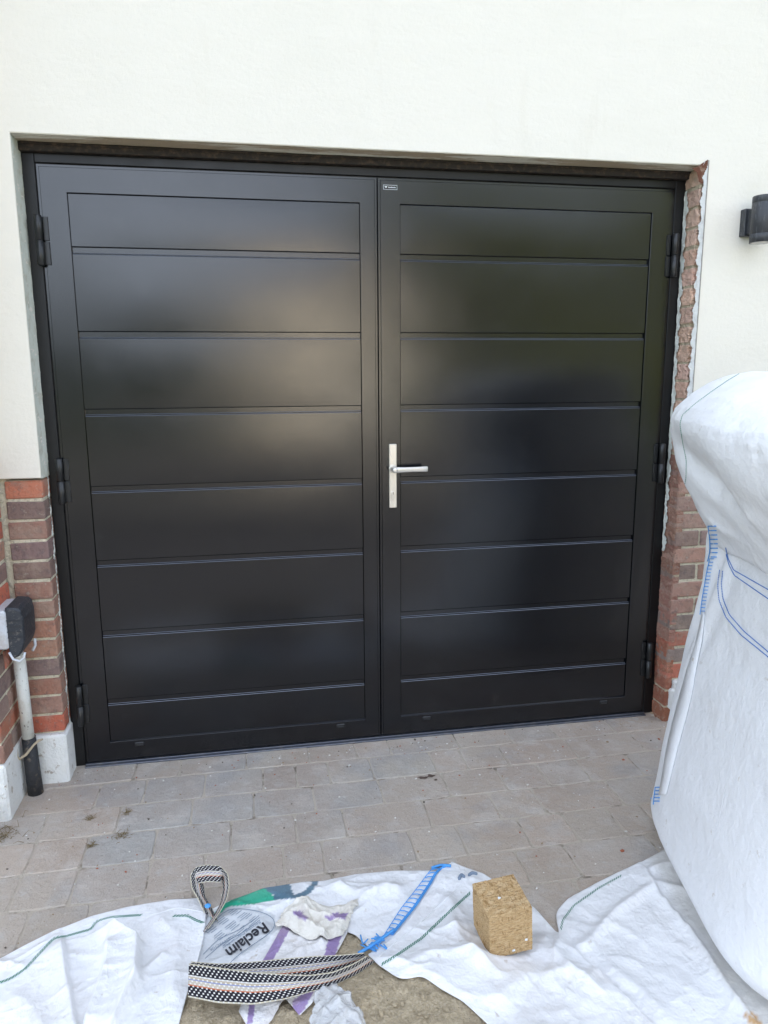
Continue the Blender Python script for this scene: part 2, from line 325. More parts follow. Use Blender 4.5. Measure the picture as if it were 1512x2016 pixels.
# render sheets (wall above and beside the opening)
def render_sheet():
    g = MB()
    XL, XR, ZT = -.045, 2.428, 2.273
    Y, Y2, ZL, ZR, ch = WY, .25, 1.152, 1.145, .003
    def q(*p): g.quad(list(p))
    q((-6, Y, ZL+ch), (XL-ch, Y, ZL+ch), (XL-ch, Y, ZT+ch), (-6, Y, ZT+ch)); q((XR+ch, Y, ZR+ch), (8, Y, ZR+ch), (8, Y, ZT+ch), (XR+ch, Y, ZT+ch))
    q((-6, Y, ZT+ch), (XL-ch, Y, ZT+ch), (XL-ch, Y, 5.4), (-6, Y, 5.4)); q((XL-ch, Y, ZT+ch), (XR+ch, Y, ZT+ch), (XR+ch, Y, 5.4), (XL-ch, Y, 5.4)); q((XR+ch, Y, ZT+ch), (8, Y, ZT+ch), (8, Y, 5.4), (XR+ch, Y, 5.4))
    q((XL-ch, Y, ZL+ch), (XL, Y+ch, ZL), (XL, Y+ch, ZT), (XL-ch, Y, ZT+ch)); q((XL, Y+ch, ZL), (XL, Y2, ZL), (XL, Y2, ZT), (XL, Y+ch, ZT))
    q((XR, Y+ch, ZR), (XR+ch, Y, ZR+ch), (XR+ch, Y, ZT+ch), (XR, Y+ch, ZT)); q((XR, Y2, ZR), (XR, Y+ch, ZR), (XR, Y+ch, ZT), (XR, Y2, ZT))
    q((XL-ch, Y, ZT+ch), (XL, Y+ch, ZT), (XR, Y+ch, ZT), (XR+ch, Y, ZT+ch)); q((XL, Y+ch, ZT), (XL, Y2, ZT), (XR, Y2, ZT), (XR, Y+ch, ZT))
    q((-6, Y+ch, ZL), (XL, Y+ch, ZL), (XL-ch, Y, ZL+ch), (-6, Y, ZL+ch)); q((-6, Y2, ZL), (XL, Y2, ZL), (XL, Y+ch, ZL), (-6, Y+ch, ZL))
    q((XR, Y+ch, ZR), (8, Y+ch, ZR), (8, Y, ZR+ch), (XR+ch, Y, ZR+ch)); q((XR, Y2, ZR), (8, Y2, ZR), (8, Y+ch, ZR), (XR, Y+ch, ZR))
    return g.build('rendered_wall', M['render'], house)
render_sheet()
g = MB(); g.box(-6, -.045, .105, .30, 0, 1.15); g.box(2.43, 8, .105, .30, 0, 1.143); g.box(-.22, -.165, WY+.022, .104, .0, 1.15); g.build('wall_core', M['mortar'], house)
# raggedy soffit under the lintel
def rough_strip(name, P0, P1, U, W, mname, n=160, mcols=6, amp=.003, edge=.004, parent=None, cols=None):
    """strip from P0 to P1, spread along U by W, displaced along its normal; ragged long edges"""
    P0, P1, U = Vector(P0), Vector(P1), Vector(U); T = (P1-P0); N = T.cross(U).normalized(); g = MB(); V = []; F = []
    ph = [rnd.uniform(0, 6) for _ in range(6)]
    for i in range(n+1):
        t = i/n; d = T.length*t
        e = edge*(math.sin(d*61+ph[0])+math.sin(d*143+ph[1])*.7+rnd.uniform(-.6, .6))
        for j in range(mcols+1):
            s = j/mcols; ww = W*s+(e if j == mcols else 0)
            V.append(P0+T*t+U*ww+N*(amp*(math.sin(d*83+s*5+ph[2])*.5+rnd.uniform(-.6, .6))))
    for i in range(n):
        for j in range(mcols):
            a = i*(mcols+1)+j; F.append((a, a+mcols+1, a+mcols+2, a+1))
    for k, f in enumerate(F):
        if cols: g.cur = cols(k//mcols/n)
        g.raw([V[q] for q in f], [(0, 1, 2, 3)])
    o = g.build(name, M[mname], parent)
    bm = bmesh.new(); bm.from_mesh(o.data); bmesh.ops.remove_doubles(bm, verts=bm.verts, dist=1e-5); bm.to_mesh(o.data); bm.free()
    o.data.polygons.foreach_set('use_smooth', [True]*len(o.data.polygons)); return o
rough_strip('soffit', (-.045, WY+.002, 2.271), (2.43, WY+.002, 2.271), (0, 1, 0), .13, 'soffit', 220, 6, .0015, .002, house)
rough_strip('left_reveal', (-.0442, WY+.001, 1.15), (-.0442, WY+.001, 2.273), (0, 1, 0), .12, 'reveal', 160, 6, .0012, .001, house)
# left brick pier, plinth, side nib
pier = brick_block('brick_pier', -.172, -.046, WY+.012, .10, .19, 13, house, .225)
g = MB(); g.box(-.30, -.040, WY-.010, .10, -.03, .192, .008, .001); g.build('painted_plinth', M['paint_white'], house)
nib = tag(empty('brick_buttress', (-.3, -.2, 0)), 'short brick buttress with white painted foot left of the garage door', 'wall')
brick_block('brickwork', -.75, -.187, -.325, WY+.004, .20, 14, nib, .225, axis='y')
for c in list(nib.children):
    c.location = (.3, .2, 0)
g = MB(); g.box(-.45, .117, -.135, .112, -.03, .205, .008, .001); g.build('painted_foot', M['paint_white'], nib)
g = MB(); g.box(-.45, .108, -.125, .10, 1.23, 5.2, .004); g.build('rendered_upper_part', M['render'], nib)
# right pier
RB = [(.43, .28, .225), (.37, .26, .215), (.46, .28, .22), (.33, .245, .215), (.58, .21, .14)]
brick_block('brick_pier', 2.405, 3.6, WY+.012, .10, .19, 13, house, .235, pal=RB)
g = MB()
for (a, b, z0, z1) in ((2.425, 2.47, .06, .155), (2.44, 2.7, .0, .19), (2.7, 3.6, -.02, .19)): g.box(a, b, WY-.008, .05, z0, z1, .008, .004)
g.build('painted_plinth', M['paint_white'], house)
# hacked-back brick reveal on the right, white filler lines, plaster bead
def raw_reveal():
    from mathutils import noise as mn
    g = MB(); rise = .0735; nz = 640; zt = 2.272; cols_ = []; path = [(2.436, 0), (2.428, 0), (2.420, 0), (2.412, 0), (2.406, 0)]+[(2.4045, d) for d in np.linspace(.004, .115, 16)]
    pal = {}
    V = []; n = len(path)
    for i in range(nz+1):
        z = zt*i/nz; r = int(z/rise); fz = (z/rise-r); mort = fz > .85+.05*mn.noise(Vector((r*3.1, 0, 0))); hi = z > 1.15
        kf = rnd.uniform(.85, 1.12)
        if r not in pal: pal[r] = tuple(c*kf*rnd.uniform(.97, 1.03) for c in ((.40, .17, .11) if z < .3 else (.38, .21, .16) if not hi else (.78, .53, .41)))
        ragg = .014*mn.fractal(Vector((z*45, 3.3, 0)), .7, 2.2, 5)+.004*mn.noise(Vector((r*7.7, 1.1, 0)))
        for k, (x, d) in enumerate(path):
            p = Vector((x, d, z)); f = mn.fractal(p*55, .8, 2.1, 5)
            x2 = x-(.0035*f-(.004 if mort else 0))*(0 if k < 3 else 1)+(.003*mn.noise(Vector((r*5.3, 9, 0))) if k > 3 else 0)
            y2 = WY+.013+(ragg*.8 if hi else ragg*.25)*(1 if k > 1 else .3)+d+(.004*f if k < 6 else 0)+(.002 if mort and k < 5 else 0)
            V.append((max(x2, 2.399), y2, z+.0015*mn.noise(p*90)))
        cols_.append((.62, .54, .40) if mort else pal[r])
    for i in range(nz):
        for k in range(n-1):
            a = i*n+k; g.cur = cols_[i]; g.quad([V[a], V[a+n], V[a+n+1], V[a+1]])
    o = g.build('hacked_reveal', M['rawbrick'], house)
    bm = bmesh.new(); bm.from_mesh(o.data); bmesh.ops.remove_doubles(bm, verts=bm.verts, dist=1e-6); bmesh.ops.recalc_face_normals(bm, faces=bm.faces); bm.to_mesh(o.data); bm.free(); return o
raw_reveal()
rough_strip('filler_line', (2.398, -.004, .75), (2.398, -.004, 2.2), (0, 1, 0), -.022, 'sealant', 200, 3, .0022, .006, house)
rough_strip('filler_line', (-.0445, -.014, .02), (-.0445, -.014, 1.16), (0, 1, 0), -.008, 'sealant', 200, 3, .003, .006, house)
rough_strip('plaster_bead', (2.4275, WY-.0015, 1.15), (2.4275, WY-.0015, 2.288), (-1, 0, 0), .018, 'bead', 200, 4, .0015, .004, house)
g = MB(); g.box(2.4275, 2.4315, WY-.004, WY+.01, 1.14, 2.292, .001, .0005); g.build('bead_nosing', M['nosing'], house)
g = MB(); g.cur = (.17, .075, .05); P = [on_y(a, b, WY-.0022) for a, b in ((1362, 331), (1372, 329), (1383, 321), (1394, 314), (1393, 330), (1387, 340), (1384, 362), (1376, 358), (1372, 340))]; g.quad([tuple(p) for p in P[::-1]]); g.build('torn_corner', M['rawbrick'], house)
# roof that shades the yard
g = MB(); g.quad([(-6.4, -.28, 5.35), (8.4, -.28, 5.35), (8.4, 4, 8.0), (-6.4, 4, 8.0)]); g.quad([(-6.4, 8.4, 5.35), (8.4, 8.4, 5.35), (8.4, 4, 8.0), (-6.4, 4, 8.0)]); g.quad([(-6, -.28, 5.33), (8, -.28, 5.33), (8, .25, 5.33), (-6, .25, 5.33)])
g.build('roof', M['tile'], house)
g = MB(); g.box(-6, 8, .31, 8, 0, 5.3); g.build('inner_volume', M['mortar'], house)

# ------------------------------------------------------------------ garage door
gd = tag(empty('garage_door', (1.18, 0, 0)), 'black double garage door of wide horizontal panels in a black frame', 'garage door')
def B(g, name, m, parent, **k):       # meshes modelled in world space, parented to an empty that is not at the origin
    o = g.build(name, m, parent, **k)
    p = parent; off = Vector((0, 0, 0))
    while p: off += p.location; p = p.parent
    o.location = -off
    return o
fy = .004
g = MB()
g.box(-.045, -.003, fy, .07, .0, 2.242, .002); g.box(2.363, 2.415, fy, .07, .0, 2.242, .002); g.box(-.003, 2.363, fy+.0004, .07, 2.212, 2.242, .002)
g.box(-.003, .004, fy+.009, .07, .0, 2.21); g.box(2.356, 2.363, fy+.009, .07, .0, 2.21); g.box(0, 2.36, fy+.009, .07, 2.2, 2.212)
B(g, 'door_frame', M['frame'], gd)
g = MB(); g.box(-.046, 2.437, -.020, .07, 2.2425, 2.2695, .002); g.box(-.046, 2.437, -.024, -.019, 2.262, 2.2699, .001); B(g, 'head_strip', M['head'], gd)
g = MB(); g.box(-.003, 2.363, -.022, .08, -.004, .006, .0015); g.box(-.003, 2.363, -.008, .08, .006, .011, .001); B(g, 'threshold', M['thresh'], gd)
GR = [.0908, .2656, .5434, .8198, 1.1006, 1.3822, 1.6556, 1.9416]; PT = 2.118; CH = .022
def leaf(x0, x1, px0, px1, name='door_leaf'):
    g = MB(); z0, z1 = .013, 2.208
    def ring(a, b, c, d, A, B_, C, D, y, y1, ch):   # outer a,b x ; c,d z ; inner A,B_ x ; C,D z
        lo = lambda p, q, r_, t_, yy: [(p, yy, r_), (q, yy, r_), (q, yy, t_), (p, yy, t_)]
        V = lo(a, b, c, d, y1)+lo(a, b, c, d, y+ch)+lo(a+ch, b-ch, c+ch, d-ch, y)+lo(A-ch, B_+ch, C-ch, D+ch, y)+lo(A, B_, C, D, y+ch)+lo(A, B_, C, D, y1)
        g.raw(V, [(4*k+i, 4*k+(i+1) % 4, 4*k+4+(i+1) % 4, 4*k+4+i) for k in range(5) for i in range(4)])
    ring(x0+.009, x1-.009, z0+.002, z1-.009, px0, px1, GR[0], PT, 0, .055, .0012)
    ring(x0, x1, z0, z1, x0+.0095, x1-.0095, z0+.0025, z1-.0095, .0035, .054, .0012)
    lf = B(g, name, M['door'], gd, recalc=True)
    # infill: boards with a channel between them, each board face very slightly bowed
    g = MB(); lips = []; nx, nz = 40, 14; tops = GR[1:]+[PT+CH]
    for zb, zt in zip(GR, tops):
        zt -= CH; zb += (0 if zb == GR[0] else 0); V = []; F = []
        a, b = px0+.002, px1-.002
        for j in range(nz+1):
            for i in range(nx+1):
                s, t = i/nx, j/nz; bow = .0016*(1-(2*s-1)**4)*(1-(2*t-1)**2)*1.0
                V.append((a+(b-a)*s, .0062-bow, zb+.003+(zt-zb-.006)*t))
        for j in range(nz):
            for i in range(nx): q = j*(nx+1)+i; F.append((q, q+1, q+nx+2, q+nx+1))
        g.raw(V, F)
        lips.append((a, b, zt)); g.quad([(a, .0095, zt), (b, .0095, zt), (b, .030, zt), (a, .030, zt)])
        g.quad([(a, .0095, zb), (b, .0095, zb), (b, .0062, zb+.003), (a, .0062, zb+.003)]); g.quad([(a, .030, zb), (b, .030, zb), (b, .0095, zb), (a, .0095, zb)])
        if zt < 2.1:
            g.box(a, b, .0135, .03, zt+.0004, zt+CH-.0006)            # channel floor
    g.box(px0-.004, px1+.004, .020, .05, GR[0]-.004, PT+.004)
    for zz, dz in ((GR[0]+.0006, 1),): g.quad([(px0, .0003, zz), (px1, .0003, zz), (px1, .009, zz+.005), (px0, .009, zz+.005)])
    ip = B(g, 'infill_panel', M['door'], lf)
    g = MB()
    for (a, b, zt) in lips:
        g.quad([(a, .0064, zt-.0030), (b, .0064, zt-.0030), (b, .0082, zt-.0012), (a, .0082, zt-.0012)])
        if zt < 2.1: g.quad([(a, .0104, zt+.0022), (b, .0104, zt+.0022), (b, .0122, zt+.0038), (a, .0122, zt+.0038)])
    B(g, 'groove_highlight', M['lip'], lf)  # thin strips that carry the painted highlight
    return lf
L1 = leaf(0.0, 1.169, .0934, 1.1045); L2 = leaf(1.172, 2.36, 1.2555, 2.267)
L1['label'] = 'left leaf without a handle'; L2['label'] = 'right leaf carrying the handle'
for lf, xs in ((L1, (.203, 1.001)), (L2, (1.365, 2.166))):
    for x in xs:
        g = MB(); g.box(x-.018, x+.018, -.005, .003, .066, .082, .003); g.box(x-.012, x+.012, -.0062, -.004, .069, .073, .001); B(g, 'drain_cover', M['hinge'], lf)
g = MB(); g.cur = (1, 1, 1)
bx0, bx1, bz0, bz1 = 1.192, 1.244, 2.1665, 2.1825; t = .0013
for a in ((bx0, bx1, bz0, bz0+t), (bx0, bx1, bz1-t, bz1), (bx0, bx0+t, bz0+t, bz1-t), (bx1-t, bx1, bz0+t, bz1-t)): g.box(a[0], a[1], -.0020, -.0004, a[2], a[3])
zc = (bz0+bz1)/2
g.raw([(bx0+.004, -.0020, zc+.004), (bx0+.0085, -.0020, zc-.0035), (bx0+.010, -.0020, zc), (bx0+.012, -.0020, zc-.0035), (bx0+.0155, -.0020, zc+.004), (bx0+.010, -.0020, zc+.0028)], [(0, 1, 2, 5), (5, 2, 3, 4)])
for k in range(8):
    xx = bx0+.019+k*.0036; g.box(xx, xx+.0026, -.0020, -.0010, zc-.0024, zc+(.0012 if k % 3 else .0024))
bd = B(g, 'maker_plate', M['badge'], L2)
g = MB(); g.box(bx0+.0005, bx1-.0005, -.0012, -.0001, bz0+.0005, bz1-.0005); B(g, 'maker_plate_backing', M['gasket'], L2)
def hinge(x, z0, z1, side):
    g = MB(); r = .0125; zm = (z0+z1)/2
    g.lathe([(r*.8, z0), (r, z0+.002), (r, zm-.0015), (r*.86, zm-.0008), (r*.86, zm+.0008), (r, zm+.0015), (r, z1-.002), (r*.8, z1)], (x, -.017, 0), 24)
    g.box(x-.019*side-.010, x-.019*side+.010, -.0045, .004, z0+.004, zm-.002, .0015)
    g.box(x-.020*side-.009, x-.020*side+.009, -.0035, .004, zm+.001, z1-.003, .0015)
    o = B(g, 'hinge', M['hinge'], gd)
    for p in o.data.polygons: p.use_smooth = abs(p.normal.z) < .3 and len(p.vertices) == 4 and p.area < 3e-4
for z0, z1 in ((1.875, 2.04), (1.045, 1.21), (.178, .34)): hinge(-.003, z0, z1, -1); hinge(2.364, z0, z1, 1)
# handle: long plate, lever, euro cylinder
g = MB(); g.box(1.208, 1.2385, -.010, .0, .982, 1.234, .0025); hd = B(g, 'handle_plate', M['steel'], gd)
g = MB(); hz, hx = 1.138, 1.2215
g.lathe([(.0155, -.0), (.0155, -.003), (.013, -.005), (.011, -.005)], (hx, -.010, hz), 28, 'y')
g.lathe([(.0095, -.004), (.0095, -.043)], (hx, -.010, hz), 24, 'y')
V = []; sec = [(-.001, .0115, .0065), (.012, .0115, .0085), (.03, .0105, .0075), (.07, .0100, .0062), (.105, .0100, .0058), (.125, .0110, .0060), (.131, .0095, .0050)]
for (dx, hh, th) in sec:
    for k in range(12):
        a = 2*math.pi*k/12; ca, sa = math.cos(a), math.sin(a); e = .55
        V.append((hx+dx, -.054+th*math.copysign(abs(ca)**e, ca)+.004*(dx/.13), hz+hh*math.copysign(abs(sa)**e, sa)))
F = [(i*12+k, i*12+(k+1) % 12, (i+1)*12+(k+1) % 12, (i+1)*12+k) for i in range(len(sec)-1) for k in range(12)]+[tuple(range(12)), tuple(6*12+k for k in range(12))]
g.raw(V, F); g.lathe([(.011, -.038), (.0115, -.056), (.009, -.061), (.004, -.062)], (hx, -.008, hz), 24, 'y')
lv = B(g, 'lever', M['steel'], hd, recalc=True, smooth=True)
g = MB(); kz = 1.041; g.lathe([(.0085, 0), (.0085, -.0045), (.0075, -.0055)], (hx+.001, -.010, kz), 24, 'y'); g.box(hx-.0045, hx+.0065, -.0150, -.009, kz-.027, kz-.003, .002)
lc = B(g, 'lock_cylinder', M['steel'], hd)
g = MB(); g.box(hx+.0002, hx+.0020, -.0162, -.0150, kz-.0045, kz+.0045); B(g, 'keyhole', M['gasket'], hd)

# ------------------------------------------------------------------ wall lamp
lp = on_y(1500, 430, -.175); lx, lz = 2.618, 2.068
wl = tag(empty('wall_lamp', (lx, WY, lz)), 'weathered black cylindrical wall lamp on the cream wall', 'wall lamp')
g = MB(); r = .042; g.lathe([(r*.90, -.088), (r, -.088), (r, -.0565), (r*.985, -.056), (r*.985, -.055), (r, -.0545), (r, .062), (r*.985, .0625), (r*.985, .0635), (r, .064), (r, .086), (r*.97, .088), (r*.9, .088)], (0, -.085, 0), 48)
g.v = [(x, y, z*.95) for x, y, z in g.v]; o = g.build('lamp_body', M['lamp'], wl, smooth=False); 
for p in o.data.polygons: p.use_smooth = abs(p.normal.z) < .3
g = MB(); g.lathe([(r*.86, -.0840), (r*.86, -.076)], (0, -.085, 0), 40); g.build('lamp_glass', M['lens'], wl)
g = MB(); g.box(-.036, .036, -.030, .004, -.050, .050, .002); g.box(-.026, .026, -.05, -.029, -.045, .045, .002); g.build('mounting_bracket', M['lamp'], wl)

# ------------------------------------------------------------------ socket box with its pipe
sb = tag(empty('socket_box', (-.187, -.22, .66)), 'grey outdoor socket box with dusty black cover on the brick buttress', 'socket box')
g = MB(); g.box(-.190, -.148, -.290, -.135, .600, .735, .006); B(g, 'back_box', M['greybox'], sb)
g = MB(); g.lathe([(.014, -.0010), (.014, 0), (.0125, -.0012)], (-.172, -.290, .66), 28, 'y'); B(g, 'knockout', M['greybox'], sb)
def prism(g, prof, y0, y1, ch=.006):
    n = len(prof); V = [(x, y0+ch, z) for x, z in prof]; cx = sum(p[0] for p in prof)/n; cz = sum(p[1] for p in prof)/n
    Vi = [(cx+(x-cx)*.86, y0, cz+(z-cz)*.92) for x, z in prof]; W_ = [(x, y1-ch, z) for x, z in prof]; Wi = [(cx+(x-cx)*.86, y1, cz+(z-cz)*.92) for x, z in prof]
    A = Vi+V+W_+Wi; F = [tuple(range(n))]
    for k in range(3):
        for i in range(n): j = (i+1) % n; F.append((k*n+i, k*n+j, (k+1)*n+j, (k+1)*n+i))
    F.append(tuple(3*n+i for i in range(n))); g.raw(A, F)
g = MB(); prism(g, [(-.150, .585), (-.150, .742), (-.146, .745), (-.112, .741), (-.102, .732), (-.096, .700), (-.098, .62), (-.106, .595), (-.12, .572), (-.135, .566)], -.285, -.140)
for zz in (.70, .68, .66, .64): g.box(-.148, -.105, -.288, -.2835, zz, zz+.002)
B(g, 'hinged_cover', M['blackbox'], sb, recalc=True)
g = MB(); g.tube([(-.148, -.287, .59), (-.138, -.287, .565), (-.118, -.286, .556), (-.104, -.285, .566), (-.100, -.283, .585)], .004, 8); B(g, 'grey_rim', M['greybox'], sb, smooth=True); g = MB(); g.tube([(-.1, -.16, .59), (-.1, -.16, .565), (-.105, -.18, .553)], .005, 8)
B(g, 'grey_rim', M['greybox'], sb, smooth=True)
pc = tag(empty('conduit_pipe', (-.158, -.17, 0)), 'white plastic pipe in a black duct below the socket box', 'pipe')
px_, py_ = -.156, -.168
g = MB(); g.tube([(px_, py_, .60), (px_, py_, .535)], .0165, 20); g.tube([(px_, py_, .538), (px_, py_, .530)], .0215, 20); g.tube([(px_+.001, py_, .532), (px_+.004, py_+.004, .21)], .0205, 24)
o = B(g, 'white_pipe', M['pipe'], pc, recalc=True)
for p in o.data.polygons: p.use_smooth = len(p.vertices) == 4
g = MB(); g.tube([(px_+.004, py_+.006, .22), (px_+.006, py_+.008, .08), (px_+.010, py_+.006, -.02)], [.024, .026, .027], 24); o = B(g, 'black_duct', M['duct'], pc, recalc=True)
for p in o.data.polygons: p.use_smooth = len(p.vertices) == 4
g = MB(); g.tube([(px_-.028, py_-.03, .168), (px_-.022, py_-.034, .158), (px_, py_-.028, .170), (px_+.025, py_-.012, .198), (px_+.04, py_+.0, .207), (px_+.05, py_+.01, .205)], [.003, .0045, .005, .004, .005, .003], 8); g.tube([(px_-.028, py_-.03, .168), (px_-.03, py_-.02, .19)], .003, 6)
B(g, 'dried_filler', M['twine'], pc, smooth=True)
def tufts(name, centre, n, spread, h, m, label, cat, group=None):
    g = MB(); cx, cy, cz = centre
    for _ in range(n):
        x, y = cx+rnd.gauss(0, spread), cy+rnd.gauss(0, spread); a = rnd.uniform(0, 6.28); L_ = h*rnd.uniform(.5, 1.5)
        g.tube([(x, y, cz), (x+math.cos(a)*L_*.5, y+math.sin(a)*L_*.5, cz+L_*rnd.uniform(.1, .5)), (x+math.cos(a)*L_, y+math.sin(a)*L_, cz+L_*rnd.uniform(0, .5))], [.0009, .0007, .0003], 4, False)
    return tag(g.build(name, m), label, cat, group)

# ------------------------------------------------------------------ yard height field and cloth solver
HX0, HX1, HY0, HY1, HS = -.9, 2.6, -2.1, -.35, .005
hnx, hny = int((HX1-HX0)/HS)+1, int((HY1-HY0)/HS)+1
_xx, _yy = np.meshgrid(HX0+HS*np.arange(hnx), HY0+HS*np.arange(hny), indexing='ij')
def sstep(a, b, x): t = np.clip((x-a)/(b-a), 0, 1); return t*t*(3-2*t)
def smooth_noise(x, y, f, seed):
    r = np.random.default_rng(seed); s = np.zeros_like(x)
    for k in range(14):
        a = r.uniform(0, 6.28); ff = f*r.uniform(.6, 1.6); s = s+np.sin(x*ff*math.cos(a)+y*ff*math.sin(a)+r.uniform(0, 6.28))
    return s/3.7
def mound(x, y):
    return np.maximum(0, .062*sstep(-1.0, -1.35, y)*sstep(.15, .6, x)*(1-sstep(1.1, 1.5, x+.35*(y+1.4)))+.006*smooth_noise(x, y, 14, 3)*sstep(-1.0, -1.2, y)*sstep(.3, .6, x)*(1-sstep(1.15, 1.35, x+.35*(y+1.4))))
H = mound(_xx, _yy)
def hget(x, y, G=None):
    G = H if G is None else G
    i = np.clip((np.asarray(x)-HX0)/HS, 0, hnx-1.001); j = np.clip((np.asarray(y)-HY0)/HS, 0, hny-1.001); i0 = i.astype(int); j0 = j.astype(int); fi = i-i0; fj = j-j0
    return G[i0, j0]*(1-fi)*(1-fj)+G[i0+1, j0]*fi*(1-fj)+G[i0, j0+1]*(1-fi)*fj+G[i0+1, j0+1]*fi*fj
def drop(px, py, lift=0.0):
    """the point of the yard's surface that lies along the sight line through a pixel of the photograph"""
    d = ray(px, py); lo, hi = 0.5, 6.0; z = 0.0; p = on_z(px, py, 0.0)
    for _ in range(12): z = .5*z+.5*(float(hget(p[0], p[1]))+lift); p = on_z(px, py, z)
    return np.array([p[0], p[1], z])
def resample(P, n):
    P = np.array(P, float); s = np.r_[0, np.cumsum(np.linalg.norm(np.diff(P, axis=0), axis=1))]; t = np.linspace(0, s[-1], n)
    return np.stack([np.interp(t, s, P[:, k]) for k in range(P.shape[1])], 1)
def smooth_line(P, it=2):
    P = np.array(P, float)
    for _ in range(it):
        Q = P.copy(); Q[1:-1] = .25*P[:-2]+.5*P[1:-1]+.25*P[2:]; P = Q
    return P
def coons(top, right, bottom, left, n, m, lift=0.0):
    f = lambda L, k: smooth_line(resample([drop(*p, lift)[:2] for p in L], k), 2)
    T, Bm = f(top, n), f(bottom, n); Rr, Lf = f(right, m), f(left, m)
    u = np.linspace(0, 1, n)[:, None, None]; v = np.linspace(0, 1, m)[None, :, None]
    return ((1-v)*T[:, None]+v*Bm[:, None]+(1-u)*Lf[None]+u*Rr[None]-((1-u)*(1-v)*T[0]+u*(1-v)*T[-1]+(1-u)*v*Bm[0]+u*v*Bm[-1]))
def drape(XY, extra=.05, it=140, seed=1, amp=.012, lift=.003, ridges=(), pin=.25, stiff=.3, grav=.0012, freq=22, creases=40, chgt=.006, clen=.09):
    """position-based cloth: the sheet is a little larger than its outline, so it buckles into folds over the yard"""
    P = np.zeros((*XY.shape[:2], 3)); P[..., :2] = XY; base = hget(P[..., 0], P[..., 1])+lift
    P[..., 2] = base+amp*np.maximum(0, smooth_noise(P[..., 0], P[..., 1], freq, seed)+.2)
    XY0 = P[..., :2].copy(); Q = P.copy(); pinm = np.zeros(P.shape[:2]); pinm[0] = pinm[-1] = 1; pinm[:, 0] = pinm[:, -1] = 1
    cons = []
    for (di, dj, st) in ((1, 0, 1), (0, 1, 1), (1, 1, .5), (1, -1, .5), (2, 0, stiff), (0, 2, stiff), (4, 0, stiff*.7), (0, 4, stiff*.7)):
        if dj >= 0: a = (slice(0, P.shape[0]-di), slice(0, P.shape[1]-dj)); b = (slice(di, None), slice(dj, None))
        else: a = (slice(0, P.shape[0]-di), slice(-dj, None)); b = (slice(di, None), slice(0, dj))
        cons.append((a, b, np.linalg.norm(P[b]-P[a], axis=-1)*(1+(extra if st == 1 else extra*.8)), st))
    prev = P.copy()
    for s in range(it):
        vel = (P-prev)*.9; prev = P.copy(); P = P+vel; P[..., 2] -= grav
        for _ in range(4):
            for a, b, r0, st in cons:
                dv = P[b]-P[a]; l = np.linalg.norm(dv, axis=-1)+1e-9; w_ = (.45*st*(l-r0)/l*.5)
                if st < 1: w_ = np.where(l < r0, w_, w_*.3)
                w_ = w_[..., None]*dv; P[a] += w_; P[b] -= w_
            P[..., :2] += (XY0-P[..., :2])*(pinm[..., None]*pin)
        base = hget(P[..., 0], P[..., 1])+lift; low = P[..., 2] < base; P[..., 2] = np.where(low, base, P[..., 2])
        P[..., 2] = np.minimum(P[..., 2], base+.09); prev[low] = P[low]
    for (line, hgt, wd, asym) in ridges:
        Lw = resample([drop(*p)[:2] for p in line], 40); d = np.full(P.shape[:2], 9.0); sgn = np.zeros(P.shape[:2]); tpar = np.zeros(P.shape[:2])
        for k in range(39):
            a, b = Lw[k], Lw[k+1]; ab = b-a; t_ = np.clip(((P[..., :2]-a)@ab)/(ab@ab+1e-12), 0, 1); q = P[..., :2]-(a+t_[..., None]*ab); dd = np.linalg.norm(q, axis=-1)
            cr = ab[0]*q[..., 1]-ab[1]*q[..., 0]; mm = dd < d; d = np.where(mm, dd, d); sgn = np.where(mm, np.sign(cr), sgn); tpar = np.where(mm, (k+t_)/39, tpar)
        ww = np.where(sgn*asym > 0, wd*.12, wd) if asym else wd
        P[..., 2] += hgt*np.exp(-(d/ww)**1.35)*np.minimum(1, tpar*6+.15)
    # sharp creases: tents with a crisp crest, as crumpled woven plastic has
    r_ = np.random.default_rng(seed+100); lo = P[..., :2].reshape(-1, 2); fade = np.minimum.outer(np.arange(P.shape[0]), np.arange(P.shape[1])); e1 = np.minimum(np.arange(P.shape[0]), np.arange(P.shape[0])[::-1])[:, None]; e2 = np.minimum(np.arange(P.shape[1]), np.arange(P.shape[1])[::-1])[None]
    edge = np.clip(np.minimum(e1, e2)/4, .15, 1)
    for k in range(creases):
        c = lo[r_.integers(len(lo))]; a = r_.uniform(0, 3.14); ln = clen*r_.uniform(.4, 1.6); wd = r_.uniform(.004, .016); hh = chgt*r_.uniform(.3, 1.2)
        dx, dy = P[..., 0]-c[0], P[..., 1]-c[1]; u = dx*math.cos(a)+dy*math.sin(a); v = -dx*math.sin(a)+dy*math.cos(a)+.25*u*u/ln*r_.choice([-1, 1])
        P[..., 2] += edge*hh*np.exp(-np.abs(v)/wd)*np.exp(-(u/ln)**2)
    return P
def stamp(P):
    """add a solved sheet to the height field so that what lies on it rests on it"""
    k = 4
    for a in np.linspace(0, 1, k, endpoint=False):
        for b in np.linspace(0, 1, k, endpoint=False):
            q = P[:-1, :-1]*(1-a)*(1-b)+P[1:, :-1]*a*(1-b)+P[:-1, 1:]*(1-a)*b+P[1:, 1:]*a*b
            i = np.clip(np.round((q[..., 0]-HX0)/HS).astype(int), 0, hnx-1); j = np.clip(np.round((q[..., 1]-HY0)/HS).astype(int), 0, hny-1)
            np.maximum.at(H, (i, j), q[..., 2])
